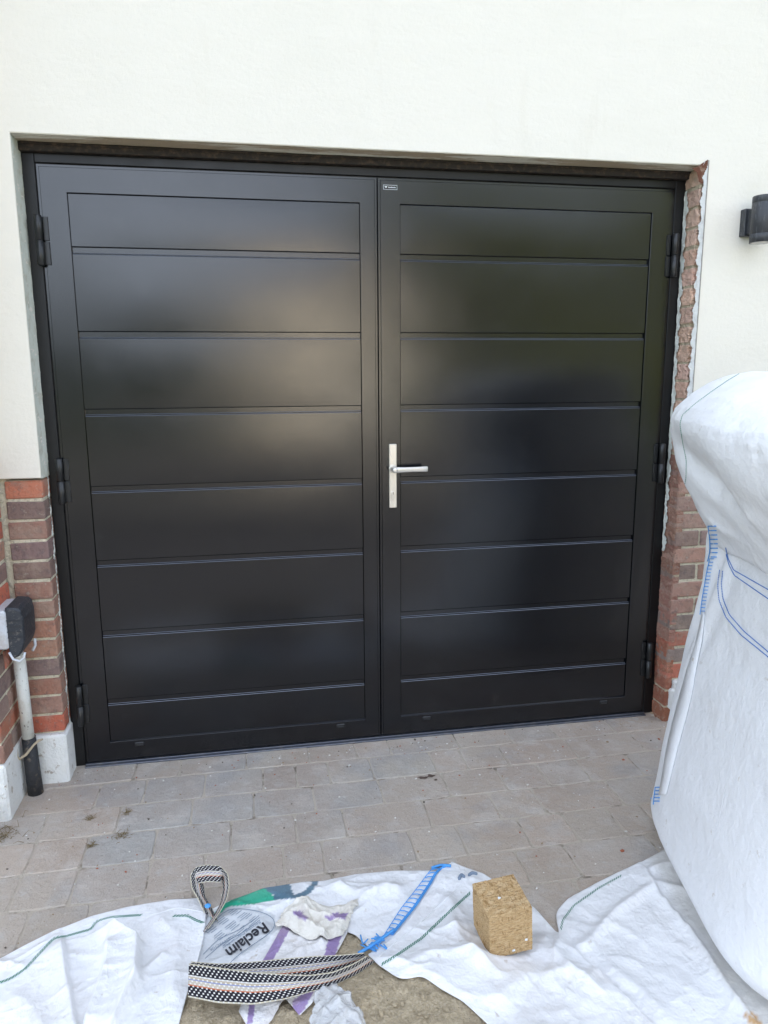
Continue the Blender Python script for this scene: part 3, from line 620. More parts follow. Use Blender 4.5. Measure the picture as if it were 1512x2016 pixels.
def sheet(name, P, m, parent, colf=None, thick=.0016, uvs=False):
    n, mm = P.shape[:2]; V = P.reshape(-1, 3); me = bpy.data.meshes.new(name)
    F = [(i*mm+j, i*mm+j+1, (i+1)*mm+j+1, (i+1)*mm+j) for i in range(n-1) for j in range(mm-1)]
    me.from_pydata([tuple(v) for v in V], [], F); me.polygons.foreach_set('use_smooth', [True]*len(F))
    ca = me.color_attributes.new('Col', 'FLOAT_COLOR', 'POINT')
    C_ = np.ones((n*mm, 4), np.float32); C_[:, :3] = (.8, .81, .83)
    if colf: C_[:, :3] = colf(V)
    ca.data.foreach_set('color', C_.ravel())
    o = bpy.data.objects.new(name, me); sc.collection.objects.link(o); me.materials.append(M[m]); o.parent = parent
    if parent: o.location = -parent.location
    s1 = o.modifiers.new('s', 'SUBSURF'); s1.levels = 1; s1.render_levels = 1
    s2 = o.modifiers.new('t', 'SOLIDIFY'); s2.thickness = thick; s2.offset = -1
    bm = bmesh.new(); bm.from_mesh(me); 
    if sum(f.normal.z for f in bm.faces) < 0: bmesh.ops.reverse_faces(bm, faces=bm.faces)
    bm.to_mesh(me); bm.free()
    return o
def pxof(V):
    d = V-CAM; z = d@_f; return np.stack([756+FPX*(d@_r2)/z, 1008-FPX*(d@_u2)/z], -1)
def inside(pt, poly):
    x, y = pt[..., 0], pt[..., 1]; r = np.zeros(x.shape, bool); n = len(poly)
    for i in range(n):
        x0, y0 = poly[i]; x1, y1 = poly[(i+1) % n]
        if y0 == y1: continue
        c = ((y0 > y) != (y1 > y)) & (x < (x1-x0)*(y-y0)/(y1-y0)+x0); r ^= c
    return r

# ------------------------------------------------------------------ sand
def build_sand():
    x0, x1, y0, y1, s = .25, 1.75, -1.75, -.95, .0055; nx, ny = int((x1-x0)/s), int((y1-y0)/s)
    X, Y = np.meshgrid(np.linspace(x0, x1, nx), np.linspace(y0, y1, ny), indexing='ij')
    Z = mound(X, Y)-.004+.0022*smooth_noise(X, Y, 70, 5)+.0016*smooth_noise(X, Y, 190, 6)+rng.normal(0, .0009, X.shape)
    Z[mound(X, Y) < .004] -= .02
    g = MB(); V = np.stack([X, Y, Z], -1).reshape(-1, 3)
    F = [(i*ny+j, (i+1)*ny+j, (i+1)*ny+j+1, i*ny+j+1) for i in range(nx-1) for j in range(ny-1)]
    g.raw(V, F)
    ico = bmesh.new(); bmesh.ops.create_icosphere(ico, subdivisions=2, radius=1); iv = [v.co.copy() for v in ico.verts]; ifc = [tuple(v.index for v in f.verts) for f in ico.faces]; ico.free()
    for k in range(1500):
        x, y = rnd.uniform(.5, 1.5), rnd.uniform(-1.55, -1.06); r = rnd.choice([.0012, .0018, .0018, .0025, .004]) if k > 60 else rnd.uniform(.004, .009)
        if k <= 60: x, y = rnd.gauss(.98, .16), rnd.gauss(-1.32, .09)
        z = float(mound(np.array(x), np.array(y)))
        if z < .006 or max(float(hget(x+a_, y+b_)) for a_ in (-.015, 0, .015) for b_ in (-.015, 0, .015)) > z+.0035: continue
        sx, sy, sz = [rnd.uniform(.7, 1.2) for _ in range(3)]; ph = rnd.uniform(0, 6)
        g.raw([(x+v.x*r*sx*(1+.3*math.sin(3*v.y+ph)*math.cos(4*v.z-ph)), y+v.y*r*sy*(1+.3*math.sin(4*v.z+ph)), z+v.z*r*sz*.6-r*.25) for v in iv], ifc)
    o = g.build('sand', M['sand'], smooth=True); tag(o, 'damp brown sand with small clods lying between the white bags', 'sand', kind='stuff')

# ------------------------------------------------------------------ collapsed bags (pixel outlines are laid on the yard surface)
sackD = tag(empty('empty_sack', (1.6, -1.2, 0)), 'flattened white woven sack lying at the foot of the full bulk bag', 'sack')
XY = coons([(1098, 1806), (1106, 1788), (1125, 1768), (1180, 1738), (1225, 1716), (1262, 1700), (1325, 1666), (1420, 1640)], [(1420, 1640), (1600, 1800), (1640, 2130)],
           [(1000, 2150), (1300, 2200), (1640, 2130)], [(1098, 1806), (1100, 1840), (1090, 1900), (1030, 2000), (1000, 2150)], 84, 90)
PD = drape(XY, .055, 130, 21, .008, .004, ridges=[([(1262, 1702), (1300, 1770), (1370, 1850), (1440, 1960), (1500, 2040)], .026, .022, 1), ([(1290, 1745), (1210, 1800), (1150, 1870)], .014, .015, 0), ([(1180, 1900), (1260, 1960), (1340, 2040)], .016, .03, 0), ([(1270, 1720), (1340, 1700), (1400, 1720)], .02, .012, 0), ([(1280, 1740), (1350, 1760), (1400, 1790)], .018, .012, 0)], freq=26, creases=90, chgt=.005)
stamp(PD)
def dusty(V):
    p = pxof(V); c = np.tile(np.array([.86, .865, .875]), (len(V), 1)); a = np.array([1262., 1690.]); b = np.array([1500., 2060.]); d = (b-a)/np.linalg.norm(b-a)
    sd = (p-a)@np.array([d[1], -d[0]]); k = .8*sstep(-6, 26, sd+6*np.sin(p[:, 1]*.05))[:, None]; c = c*(1-k)+np.array([.62, .60, .555])*k  # grey beyond the fold: dust together with the fold's shade, painted in
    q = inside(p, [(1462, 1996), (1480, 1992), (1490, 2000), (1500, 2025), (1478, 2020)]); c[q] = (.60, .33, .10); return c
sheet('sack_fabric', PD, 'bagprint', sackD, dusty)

bagC = tag(empty('opened_bag', (1.0, -1.2, 0)), 'opened white bulk bag lying slack over sand with a printed panel', 'bulk bag')
# rear printed panel
XY = coons([(400, 1800), (440, 1781), (520, 1750), (600, 1738), (640, 1736), (700, 1723), (780, 1716), (850, 1716), (905, 1722)], [(905, 1722), (870, 1760), (830, 1810), (790, 1850), (742, 1882)],
           [(385, 1925), (470, 1925), (560, 1900), (640, 1870), (678, 1834), (700, 1842), (722, 1862), (742, 1882)], [(400, 1800), (395, 1850), (385, 1925)], 130, 64)
PB = drape(XY, .035, 110, 33, .009, .003, ridges=[([(650, 1745), (700, 1765), (780, 1752)], .014, .02, 0), ([(690, 1800), (720, 1770), (760, 1760)], .012, .014, 0), ([(560, 1760), (600, 1800), (610, 1850)], .010, .016, 0)], freq=30)
stamp(PB)
G1 = [(408, 1812), (440, 1780), (470, 1764), (519, 1748), (530, 1755), (541, 1770), (540, 1773), (500, 1780), (450, 1785), (430, 1800)]
G2 = [(519, 1748), (545, 1742), (570, 1738), (578, 1762), (598, 1755), (615, 1738), (600, 1722), (640, 1722), (628, 1735), (612, 1758), (598, 1766), (576, 1768), (540, 1772), (538, 1762)]
G3 = [(572, 1735), (606, 1728), (592, 1750), (580, 1760)]
GW = [(395, 1812), (430, 1786), (455, 1780), (500, 1785), (540, 1800), (545, 1830), (520, 1860), (440, 1900), (385, 1925), (370, 1850)]
def printc(V):
    p = pxof(V); c = np.tile(np.array([.85, .855, .865]), (len(V), 1)); c[inside(p, GW)] = (.66, .68, .70)
    c[inside(p, G1)] = (.02, .42, .26); c[inside(p, G2)] = (.075, .17, .24); c[inside(p, G3)] = (.79, .8, .82)
    return c
sheet('printed_panel', PB, 'bagprint', bagC, printc)
# front right flap
XY = coons([(890, 1697), (915, 1708), (950, 1720), (1000, 1752), (1052, 1788), (1100, 1838), (1140, 1876), (1200, 1935)], [(1200, 1935), (1290, 2020), (1400, 2150)],
           [(724, 1880), (745, 1900), (785, 1926), (802, 1927), (830, 1921), (872, 1950), (912, 1972), (960, 2016), (1080, 2180), (1400, 2150)], [(890, 1697), (870, 1712), (852, 1742), (830, 1775), (795, 1822), (762, 1855), (724, 1880)], 96, 90, .004)
PC = drape(XY, .045, 130, 44, .007, .005, ridges=[([(880, 1760), (900, 1850), (940, 1900)], .020, .03, 0), ([(850, 1880), (930, 1885), (980, 1925)], .014, .02, 0), ([(1060, 1840), (1100, 1900), (1180, 1960)], .018, .03, 0), ([(960, 1985), (1040, 1930), (1120, 1925)], .016, .03, 0), ([(760, 1890), (800, 1900), (850, 1880)], .010, .015, 0)], freq=24, creases=80, chgt=.005)
stamp(PC)
sheet('front_flap', PC, 'bag2', bagC)
# left flap with its pleats
flapA = tag(empty('folded_bag', (.3, -1.15, 0)), 'white woven bag folded flat in pleats left of the striped strap', 'bulk bag')
XY = coons([(-120, 1955), (-60, 1922), (0, 1888), (50, 1861), (110, 1832), (180, 1804), (250, 1786), (340, 1771), (405, 1768)], [(405, 1768), (407, 1790), (403, 1830), (396, 1868), (385, 1905), (368, 1960), (352, 2016), (320, 2130)],
           [(-250, 2200), (0, 2200), (320, 2130)], [(-120, 1955), (-190, 2060), (-250, 2200)], 150, 120, .004)
PA = drape(XY, .03, 70, 55, .006, .005, ridges=[([(122, 1850), (130, 1920), (152, 2040)], .026, .045, 1), ([(212, 1868), (208, 1930), (170, 2040)], .042, .050, -1), ([(180, 1846), (230, 1838), (274, 1868), (270, 1950), (226, 2045)], .046, .055, 1), ([(330, 1880), (290, 1920), (272, 1950)], .016, .012, 0), ([(300, 1800), (350, 1850), (340, 1960)], .012, .03, 0), ([(0, 1915), (60, 1880), (110, 1850)], .008, .010, 0), ([(20, 1960), (60, 1990), (90, 2040)], .012, .03, 0)], freq=14, pin=.35, creases=26, chgt=.005)
stamp(PA)
sheet('bag_fabric', PA, 'bag2', flapA)

def line3(pl, n, lift=.0015):
    q = resample(smooth_line(resample(pl, max(n//2, 12)), 2), n); return np.array([drop(a, b)+np.array([0, 0, lift]) for a, b in q])
def L(o, parent): o.location = -parent.location; return o
def hem(name, pl, parent, m, step=.0085, gap=.0045, length=.006, r=.0011, rows=2):
    P = line3(pl, 160); s = np.r_[0, np.cumsum(np.linalg.norm(np.diff(P, axis=0), axis=1))]; g = MB(); t_ = 0; k = 0
    while t_ < s[-1]-step:
        a = np.array([np.interp(t_, s, P[:, i]) for i in range(3)]); b = np.array([np.interp(t_+length, s, P[:, i]) for i in range(3)]); d = b-a; d /= np.linalg.norm(d)+1e-9; nrm = np.array([-d[1], d[0], 0])
        for rr in range(rows):
            off = nrm*(gap*(rr-.5)) if rows > 1 else 0; sh = d*(step*.5*rr)
            g.tube([a+off+sh-nrm*.001, b+off+sh+nrm*.001], r, 5)
        t_ += step; k += 1
    return L(g.build(name, m, parent), parent)
hem('green_hem_stitching', [(-20, 1942), (20, 1928), (50, 1908), (75, 1880), (108, 1846), (125, 1845), (180, 1830), (188, 1815), (220, 1806), (280, 1802)], flapA, M['greenthread'])
hem('green_hem_stitching', [(340, 1804), (368, 1803), (385, 1812), (401, 1818)], flapA, M['greenthread'])
hem('green_hem_stitching', [(926, 1758), (880, 1800), (830, 1848), (780, 1882), (747, 1902)], bagC, M['greenthread'], step=.008)
hem('green_hem_stitching', [(1224, 1724), (1180, 1748), (1130, 1783), (1108, 1812), (1104, 1830)], sackD, M['greenthread'], gap=.003, r=.0008)
g = MB(); P = line3([(20, 1906), (60, 1880), (110, 1845), (180, 1818), (250, 1800), (300, 1802), (350, 1786), (400, 1796)], 90, .001); g.tube(P, .0011, 6); L(g.build('hem_fold', M['bag2'], flapA), flapA)
# sheet edge hem seams
g = MB(); P = line3([(910, 1740), (870, 1778), (820, 1822), (770, 1862), (745, 1884)], 60, .001); g.tube(P, .0013, 6); L(g.build('hem_fold', M['bag2'], bagC), bagC)
# blue ladder lacing of the open bag
def lacing(name, A, Bp, n, parent, r=.0024, zig=False):
    g = MB(); PA_, PB_ = line3(A, n*4, .004), line3(Bp, n*4, .004)
    g.tube(PB_, r*1.0, 6); g.tube(PB_+np.array([.004, -.002, 0]), r*.7, 6); g.tube(PA_, r*.45, 6)
    for k in range(n):
        a, b = PA_[k*4+1], PB_[min(k*4+2, n*4-1)]; mid = (a+b)/2+np.array([0, 0, .002]); g.tube([a, mid, b], r*.62, 5)
    return L(g.build(name, M['bluetape'], parent, smooth=True), parent)
lacing('blue_lacing', [(858, 1706), (845, 1718), (820, 1752), (790, 1790), (757, 1842)], [(880, 1704), (858, 1718), (845, 1742), (815, 1787), (770, 1842)], 17, bagC)
g = MB()
for k in range(9):
    a = (740+rnd.uniform(-20, 22), 1862+rnd.uniform(-14, 10)); P = line3([a, (a[0]+rnd.uniform(-18, 18), a[1]+rnd.uniform(-14, 14)), (a[0]+rnd.uniform(-20, 20), a[1]+rnd.uniform(-10, 14))], 10, .006); g.tube(P, .002, 5)
L(g.build('blue_tie', M['bluetape'], bagC, smooth=True), bagC); g = MB()
P = line3([(706, 1882), (725, 1872), (752, 1852), (775, 1836)], 20, .008); g.tube(P, .0042, 6)
L(g.build('blue_tie', M['bluetape'], bagC, smooth=True), bagC); g = MB()
P = line3([(850, 1712), (868, 1706), (888, 1708)], 12, .006); g.tube(P, .004, 6)
L(g.build('blue_lacing', M['bluetape'], bagC, smooth=True), bagC)

# printed words and marks on the rear panel
def printed(parent):
    dg = bpy.context.evaluated_depsgraph_get()
    def text_on(body, p0, p1, hpx, m, off=0.0, name='printed_lettering'):
        cu = bpy.data.curves.new('t', 'FONT'); cu.body = body; cu.size = 1; cu.offset = off; cu.resolution_u = 3
        to = bpy.data.objects.new('t', cu); sc.collection.objects.link(to); bpy.context.view_layer.update(); dg = bpy.context.evaluated_depsgraph_get()
        me = bpy.data.meshes.new_from_object(to.evaluated_get(dg)); bpy.data.objects.remove(to)
        bm = bmesh.new(); bm.from_mesh(me); bmesh.ops.triangulate(bm, faces=bm.faces); w_ = max(v.co.x for v in bm.verts)
        a = np.array(p0, float); b = np.array(p1, float); d = b-a; ln = np.linalg.norm(d); d /= ln; up = np.array([d[1], -d[0]])
        for v in bm.verts:
            q = a+d*ln*v.co.x/w_+up*hpx*v.co.y; v.co = Vector(drop(*q)+np.array([0, 0, .0022]))
        if sum(f.normal.z for f in bm.faces) < 0: bmesh.ops.reverse_faces(bm, faces=bm.faces)
        bm.to_mesh(me); bm.free(); me.materials.clear(); me.materials.append(m); o = bpy.data.objects.new(name, me); sc.collection.objects.link(o); o.parent = parent; L(o, parent)
    text_on('Reclaim', (520, 1816), (443, 1872), 30, M['ink'], .022)
    text_on('Recycled Polymer Bags', (512, 1814), (438, 1866), 6.5, M['inkblue'])
    text_on('SAFETY FACTOR', (462, 1840), (412, 1870), 7, M['inkblue'])
    g = MB()
    for k in range(13):
        for j in range(3):
            t0 = j*.34+rnd.uniform(0, .06); t1 = t0+rnd.uniform(.16, .28); a = np.array([463+k*4.4-30*.0, 1789+k*1.2]); bq = np.array([400+k*3.0, 1833+k*3.2])
            if k in (4, 9): continue
            A = a+(bq-a)*t0; B2 = a+(bq-a)*min(t1, .98); P = line3([tuple(A), tuple(B2)], 12, .0018); g.tube(P, .0007, 4)
    for pl in ([(425, 1812), (448, 1790), (480, 1790), (520, 1797), (545, 1812), (540, 1832), (500, 1860), (470, 1880), (450, 1900)], [(400, 1880), (430, 1850), (470, 1832), (505, 1808)], [(404, 1888), (436, 1860), (476, 1838), (512, 1812)]):
        g.tube(line3(pl, 50, .0018), .0008, 4)
    L(g.build('printed_text_lines', M['inkblue'], parent), parent)
printed(bagC)
# little grey-green logo marks by the top corner
g = MB()
for pl in ([(903, 1733), (908, 1722), (915, 1728)], [(922, 1725), (930, 1719), (940, 1722)]): g.tube(line3(pl, 10, .002), [.002]+[.005]*8+[.002], 6)
L(g.build('printed_mark', M['inkblue'], bagC), bagC)

# ------------------------------------------------------------------ torn paper sack with purple bands, clear plastic
tornA = tag(empty('torn_paper_sack', (.8, -1.15, 0)), 'torn white and cream sack with purple bands under the striped strap', 'torn sack')
def purple(polys, base=(.78, .76, .75)):
    def f(V):
        p = pxof(V); c = np.tile(np.array(base), (len(V), 1))
        for q in polys: c[inside(p, q)] = (.33, .24, .44)
        return c
    return f
XY = coons([(560, 1818), (600, 1808), (650, 1812), (690, 1818)], [(690, 1818), (672, 1860), (652, 1895), (640, 1930), (615, 1975), (590, 2000)],
           [(470, 1992), (492, 2030), (530, 2016), (560, 1965), (590, 2000)], [(560, 1818), (535, 1860), (500, 1920), (470, 1992)], 60, 90, .003)
P_ = drape(XY, .03, 70, 66, .008, .004, freq=34); stamp(P_)
sheet('sack_sheet', P_, 'paper', tornA, purple([[(556, 1822), (572, 1828), (535, 1895), (515, 1896)], [(648, 1842), (672, 1842), (656, 1896), (635, 1896)], [(490, 1978), (503, 1978), (497, 2016), (486, 2016)], [(575, 1970), (600, 1955), (620, 1950), (600, 1985), (588, 2000), (575, 1990)]]), thick=.0006)
XY = coons([(580, 1782), (610, 1778), (650, 1786), (706, 1770)], [(706, 1770), (694, 1795), (682, 1830), (672, 1842)], [(546, 1818), (580, 1836), (600, 1846), (640, 1848), (672, 1842)], [(580, 1782), (560, 1795), (546, 1818)], 60, 44, .004)
P_ = drape(XY, .14, 90, 67, .022, .004, freq=55, ridges=[([(560, 1815), (600, 1826), (640, 1846)], .02, .008, 0), ([(590, 1800), (630, 1815), (670, 1822)], .016, .008, 0)]); stamp(P_)
sheet('crumpled_top', P_, 'paper', tornA, purple([[(575, 1794), (590, 1794), (608, 1806), (600, 1813), (588, 1808)], [(640, 1806), (655, 1798), (686, 1798), (680, 1810), (664, 1808), (648, 1815)]], (.78, .745, .67)), thick=.0006)
clear = tag(empty('clear_plastic_bag', (.8, -1.35, 0)), 'crumpled clear plastic bag on the sand in front of the strap', 'plastic bag')
XY = coons([(622, 1952), (636, 1942), (655, 1938), (668, 1950)], [(668, 1950), (690, 1970), (712, 1998), (725, 2030)], [(605, 2060), (650, 2070), (725, 2030)], [(622, 1952), (620, 1985), (612, 2010), (605, 2060)], 50, 56, .004)
P_ = drape(XY, .16, 90, 71, .022, .004, freq=50); stamp(P_); sheet('film', P_, 'clear', clear, thick=.0004)

# ------------------------------------------------------------------ striped webbing straps
def strap_material():
    m = mat('striped_webbing', (.3, .3, .3), .85, .2, bumps=[(500, 2, .0012)]); n = m.node_tree.nodes; Lk = m.node_tree.links; b = n['Principled BSDF']
    uv = n.new('ShaderNodeUVMap'); sx = n.new('ShaderNodeSeparateXYZ'); Lk.new(uv.outputs[0], sx.inputs[0])
    cr = n.new('ShaderNodeValToRGB'); cr.color_ramp.interpolation = 'CONSTANT'; e = cr.color_ramp.elements
    stops = [(0, (.55, .50, .38)), (.04, (.018, .017, .024)), (.34, (.55, .54, .52)), (.38, (.42, .36, .27)), (.45, (.23, .25, .40)), (.49, (.48, .43, .35)), (.58, (.48, .42, .33)), (.62, (.45, .13, .06)), (.66, (.018, .017, .024)), (.96, (.60, .55, .42))]
    e[0].position = 0; e[0].color = (*stops[0][1], 1); e[1].position = stops[1][0]; e[1].color = (*stops[1][1], 1)
    for p, c in stops[2:]: x = e.new(p); x.color = (*c, 1)
    Lk.new(sx.outputs[0], cr.inputs[0])
    def math_(op, a, b_=None):
        q = n.new('ShaderNodeMath'); q.operation = op
        for k, v in enumerate((a, b_)):
            if v is None: continue
            if isinstance(v, (int, float)): q.inputs[k].default_value = v
            else: Lk.new(v, q.inputs[k])
        return q.outputs[0]
    row = math_('MULTIPLY', sx.outputs[0], 13); col_ = math_('ADD', math_('MULTIPLY', sx.outputs[1], 1/.0115), math_('MULTIPLY', math_('FLOOR', row), .38))
    d = math_('MULTIPLY', math_('LESS_THAN', math_('FRACT', col_), .36), math_('GREATER_THAN', math_('FRACT', row), .42))
    mx = n.new('ShaderNodeMix'); mx.data_type = 'RGBA'; Lk.new(d, mx.inputs[0]); Lk.new(cr.outputs[0], mx.inputs[6]); mx.inputs[7].default_value = (.66, .64, .60, 1)
    Lk.new(mx.outputs[2], b.inputs['Base Color']); return m
M['strap'] = strap_material()
def ribbon(name, A, Bq, parent, n=90, thick=.0022):
    """webbing between two edge lines given as 3-D points"""
    f = lambda Q: smooth_line(resample(Q, n), 3); A, Bq = f(A), f(Bq); k = 10; V = []; uv = []; s = 0
    for i in range(n):
        if i: s += np.linalg.norm((A[i]+Bq[i]-A[i-1]-Bq[i-1])/2)
        for j in range(k+1): V.append(A[i]+(Bq[i]-A[i])*j/k); uv.append((j/k, s))
    F = []; U = []
    for i in range(n-1):
        for j in range(k):
            q = (i*(k+1)+j, i*(k+1)+j+1, (i+1)*(k+1)+j+1, (i+1)*(k+1)+j); F.append(q); U.append([uv[t] for t in q])
    g = MB(); g.raw(V, F, U); o = g.build(name, M['strap'], parent, smooth=True); 
    bm = bmesh.new(); bm.from_mesh(o.data); bmesh.ops.remove_doubles(bm, verts=bm.verts, dist=1e-6); bm.to_mesh(o.data); bm.free()
    s2 = o.modifiers.new('t', 'SOLIDIFY'); s2.thickness = thick; s2.offset = 0
    if parent: L(o, parent)
    return o
def lift_line(pl, hs): return [drop(a, b)*1.0 if h is None else on_z(a, b, h) for (a, b), h in zip(pl, hs)]
st1 = tag(empty('lifting_strap', (.75, -1.2, 0)), 'long black and beige webbing strap doubled across the sand', 'strap')
# lower, wide run and upper, narrow run of the doubled loop
hh = [.125, .128, .128, .125, .120, .112, .104, .095]
ribbon('lower_run', lift_line([(372, 1897), (430, 1905), (500, 1914), (560, 1918), (610, 1920), (655, 1914), (695, 1898), (722, 1882)], hh),
       lift_line([(370, 1963), (430, 1975), (500, 1978), (560, 1968), (610, 1953), (655, 1940), (700, 1920), (738, 1894)], [z-.035 for z in hh]), st1)
h2 = [.118, .118, .118, .114, .108, .1, .094]
ribbon('upper_run', lift_line([(376, 1893), (430, 1897), (500, 1893), (560, 1887), (620, 1882), (670, 1880), (716, 1876)], h2),
       lift_line([(374, 1925), (430, 1932), (500, 1934), (560, 1934), (620, 1926), (670, 1912), (722, 1890)], [z-.03 for z in h2]), st1)
st2 = tag(empty('strap_loop', (.5, -.85, 0)), 'small upright loop of striped webbing behind the folded bag corner', 'strap')
# loop path: rises from the bag corner, arches over and comes back down on the right
ce = [(402, 1796, .03), (390, 1770, .045), (377, 1748, .06), (374, 1722, .075), (385, 1706, .085), (408, 1702, .09), (434, 1704, .09), (449, 1720, .08), (452, 1745, .06), (446, 1772, .045), (432, 1797, .03), (410, 1828, .02)]
top_ = [on_z(a, b, h) for a, b, h in ce]
wv = []
for i, (a, b, h) in enumerate(ce):
    t_ = i/(len(ce)-1)
    if t_ < .35: o_ = (27, 18)
    elif t_ < .62: o_ = (1, 34)
    else: o_ = (-12, 8)
    wv.append(on_z(a+o_[0], b+o_[1], max(h-.028, .006)))
ribbon('webbing', top_, wv, st2)
g = MB(); p0 = on_z(409, 1783, .05); g.lathe([(.001, -.003), (.007, -.003), (.009, 0), (.006, .003), (.001, .004)], p0, 16); L(g.build('blue_knot', M['bluetape'], st2, smooth=True), st2)

build_sand()
# ------------------------------------------------------------------ chipboard block
zb = float(hget(1.26, -1.24))-.002
blk_xy = on_z(965, 1891, zb)
bk = tag(empty('chipboard_block', (blk_xy[0], blk_xy[1], zb)), 'rough brown chipboard pallet block standing on the white bag', 'block')
g = MB(); sc_ = (1.51-zb)/1.51; bw, bd_, bh = .1199*sc_, .1243*sc_, .1356*sc_; n = 34
def face_grid(o, u, v, nu, nv, nn):
    V = []; F = []
    for i in range(nu+1):
        for j in range(nv+1):
            ed = i in (0, nu) or j in (0, nv); V.append(Vector(o)+Vector(u)*(i/nu)+Vector(v)*(j/nv)+Vector(nn)*(0 if ed else rnd.uniform(-.0012, .0007)*(2.2 if rnd.random() < .05 else 1)))
    for i in range(nu):
        for j in range(nv): a = i*(nv+1)+j; F.append((a, a+nv+1, a+nv+2, a+1))
    g.raw(V, F)
face_grid((0, 0, 0), (bw, 0, 0), (0, 0, bh), n, n, (0, -1, 0)); face_grid((0, bd_, 0), (bw, 0, 0), (0, 0, bh), n, n, (0, 1, 0)); face_grid((0, 0, 0), (0, bd_, 0), (0, 0, bh), n, n, (-1, 0, 0)); face_grid((bw, 0, 0), (0, bd_, 0), (0, 0, bh), n, n, (1, 0, 0)); face_grid((0, 0, bh), (bw, 0, 0), (0, bd_, 0), n, n, (0, 0, 1)); face_grid((0, 0, 0), (bw, 0, 0), (0, bd_, 0), n, n, (0, 0, -1))
o = g.build('block_body', M['chip'], bk)
bm = bmesh.new(); bm.from_mesh(o.data); bmesh.ops.remove_doubles(bm, verts=bm.verts, dist=1e-5)
for v in bm.verts:
    e_ = sum([v.co.x < .001 or v.co.x > bw-.001, v.co.y < .001 or v.co.y > bd_-.001, v.co.z < .001 or v.co.z > bh-.001])
    if e_ >= 2: v.co += (Vector((bw/2, bd_/2, bh/2))-v.co).normalized()*rnd.uniform(.0003, .0018)
bmesh.ops.recalc_face_normals(bm, faces=bm.faces); bm.to_mesh(o.data); bm.free(); o.data.polygons.foreach_set('use_smooth', [False]*len(o.data.polygons))
bk.rotation_euler = (.06, -.07, .053)
for (x, y, z) in ((bw*.85, -.001, bh*.28), (bw*.55, -.001, bh*.1), (bw*.42, bd_*.42, bh+.001)):
    g = MB(); g.box(x-.004, x+.003, y-.002, y+.002, z-.002, z+.003, .001, .0008); g.build('wood_fleck', M['badge'], bk)

# ------------------------------------------------------------------ the full bulk bag
bb = tag(empty('bulk_bag', (2.3, -1.2, 0)), 'tall full white bulk bag with blue laced corner right of the door', 'bulk bag')
u_ = np.array([-.213, -.977]); u_ /= np.linalg.norm(u_); v_ = np.array([-u_[1], u_[0]])   # u: towards the camera, v: to the right
def interp(z, tab): return np.interp(z, [t[0] for t in tab], [t[1] for t in tab])
CX = [(0, 2.035), (.05, 1.995), (.10, 1.985), (.2, 2.005), (.45, 2.046), (.74, 2.098), (.88, 2.110), (1.0, 2.120), (1.1, 2.14), (1.2, 2.16)]
def bag_ring(z, n=440):
    hs = .47; a = np.linspace(0, 2*np.pi, n, endpoint=False); e = 2/float(interp(z, [(0, 4), (.1, 5), (.5, 7), (.9, 6), (1.2, 4)]))
    sx = np.sign(np.cos(a))*abs(np.cos(a))**e; sy = np.sign(np.sin(a))*abs(np.sin(a))**e; k = 1/max(abs(sx*.5+sy*.5)*2) if False else 1
    cn = 2**(-e/2)      # corner reach
    bx_ = interp(z, CX); by_ = -.75
    c = np.array([bx_, by_])+v_*hs*cn+u_*hs*cn
    bul = interp(z, [(0, -.03), (.08, .005), (.3, .025), (.6, .02), (.9, -.01), (1.2, -.05)])
    mid = lambda t: np.maximum(0, 1-(t/hs)**2)
    X = sx*hs; Y = sy*hs
    rad = 1+bul/hs*np.minimum(mid(X)+mid(Y), 1)
    X, Y = X*rad, Y*rad
    nz = .004*np.sin(a*3+z*4)+.003*np.sin(a*7-z*9)
    X = X*(1+nz); Y = Y*(1+nz)
    P = c[None]+X[:, None]*v_[None]+Y[:, None]*u_[None]
    return np.column_stack([P, np.full(n, z)])
zs = np.r_[np.linspace(0, .1, 10), np.linspace(.11, 1.16, 105)]
def loft(name, rings, m, parent, creases=40, chgt=.006):
    n = len(rings[0]); g = MB(); V = np.concatenate(rings)
    F = [(i*n+k, i*n+(k+1) % n, (i+1)*n+(k+1) % n, (i+1)*n+k) for i in range(len(rings)-1) for k in range(n)]
    g.raw(V, F); g.raw([rings[0].mean(0)]+list(rings[0]), [(0, 1+(k+1) % n, 1+k) for k in range(n)]); g.raw([rings[-1].mean(0)]+list(rings[-1]), [(0, 1+k, 1+(k+1) % n) for k in range(n)])
    V2 = np.array(g.v); r_ = np.random.default_rng(len(rings)); cc = V2.mean(0); out = V2-cc; out[:, 2] *= .3; out /= np.linalg.norm(out, axis=1)[:, None]+1e-9
    cand = [i for i in range(len(V2)) if (V2[i]-cc)@np.array([-.8, -.6, 0]) > .1]
    for _ in range(creases):
        c = V2[r_.choice(cand)]; d = r_.normal(size=3); d[2] -= .6; d -= d@np.array([.7, .7, 0])*np.array([.7, .7, 0])*.8; d /= np.linalg.norm(d); rel = V2-c; u = rel@d; w_ = np.linalg.norm(rel-u[:, None]*d, axis=1); ln = r_.uniform(.05, .22)
        V2 += out*(r_.uniform(-.7, 1)*chgt*np.exp(-w_/r_.uniform(.006, .022))*np.exp(-(u/ln)**2))[:, None]
    g.v = [tuple(v) for v in V2]
    o = g.build(name, m, parent, smooth=True); bm = bmesh.new(); bm.from_mesh(o.data); bmesh.ops.remove_doubles(bm, verts=bm.verts, dist=1e-6); bmesh.ops.recalc_face_normals(bm, faces=bm.faces); bm.to_mesh(o.data); bm.free()
    L(o, parent); return o
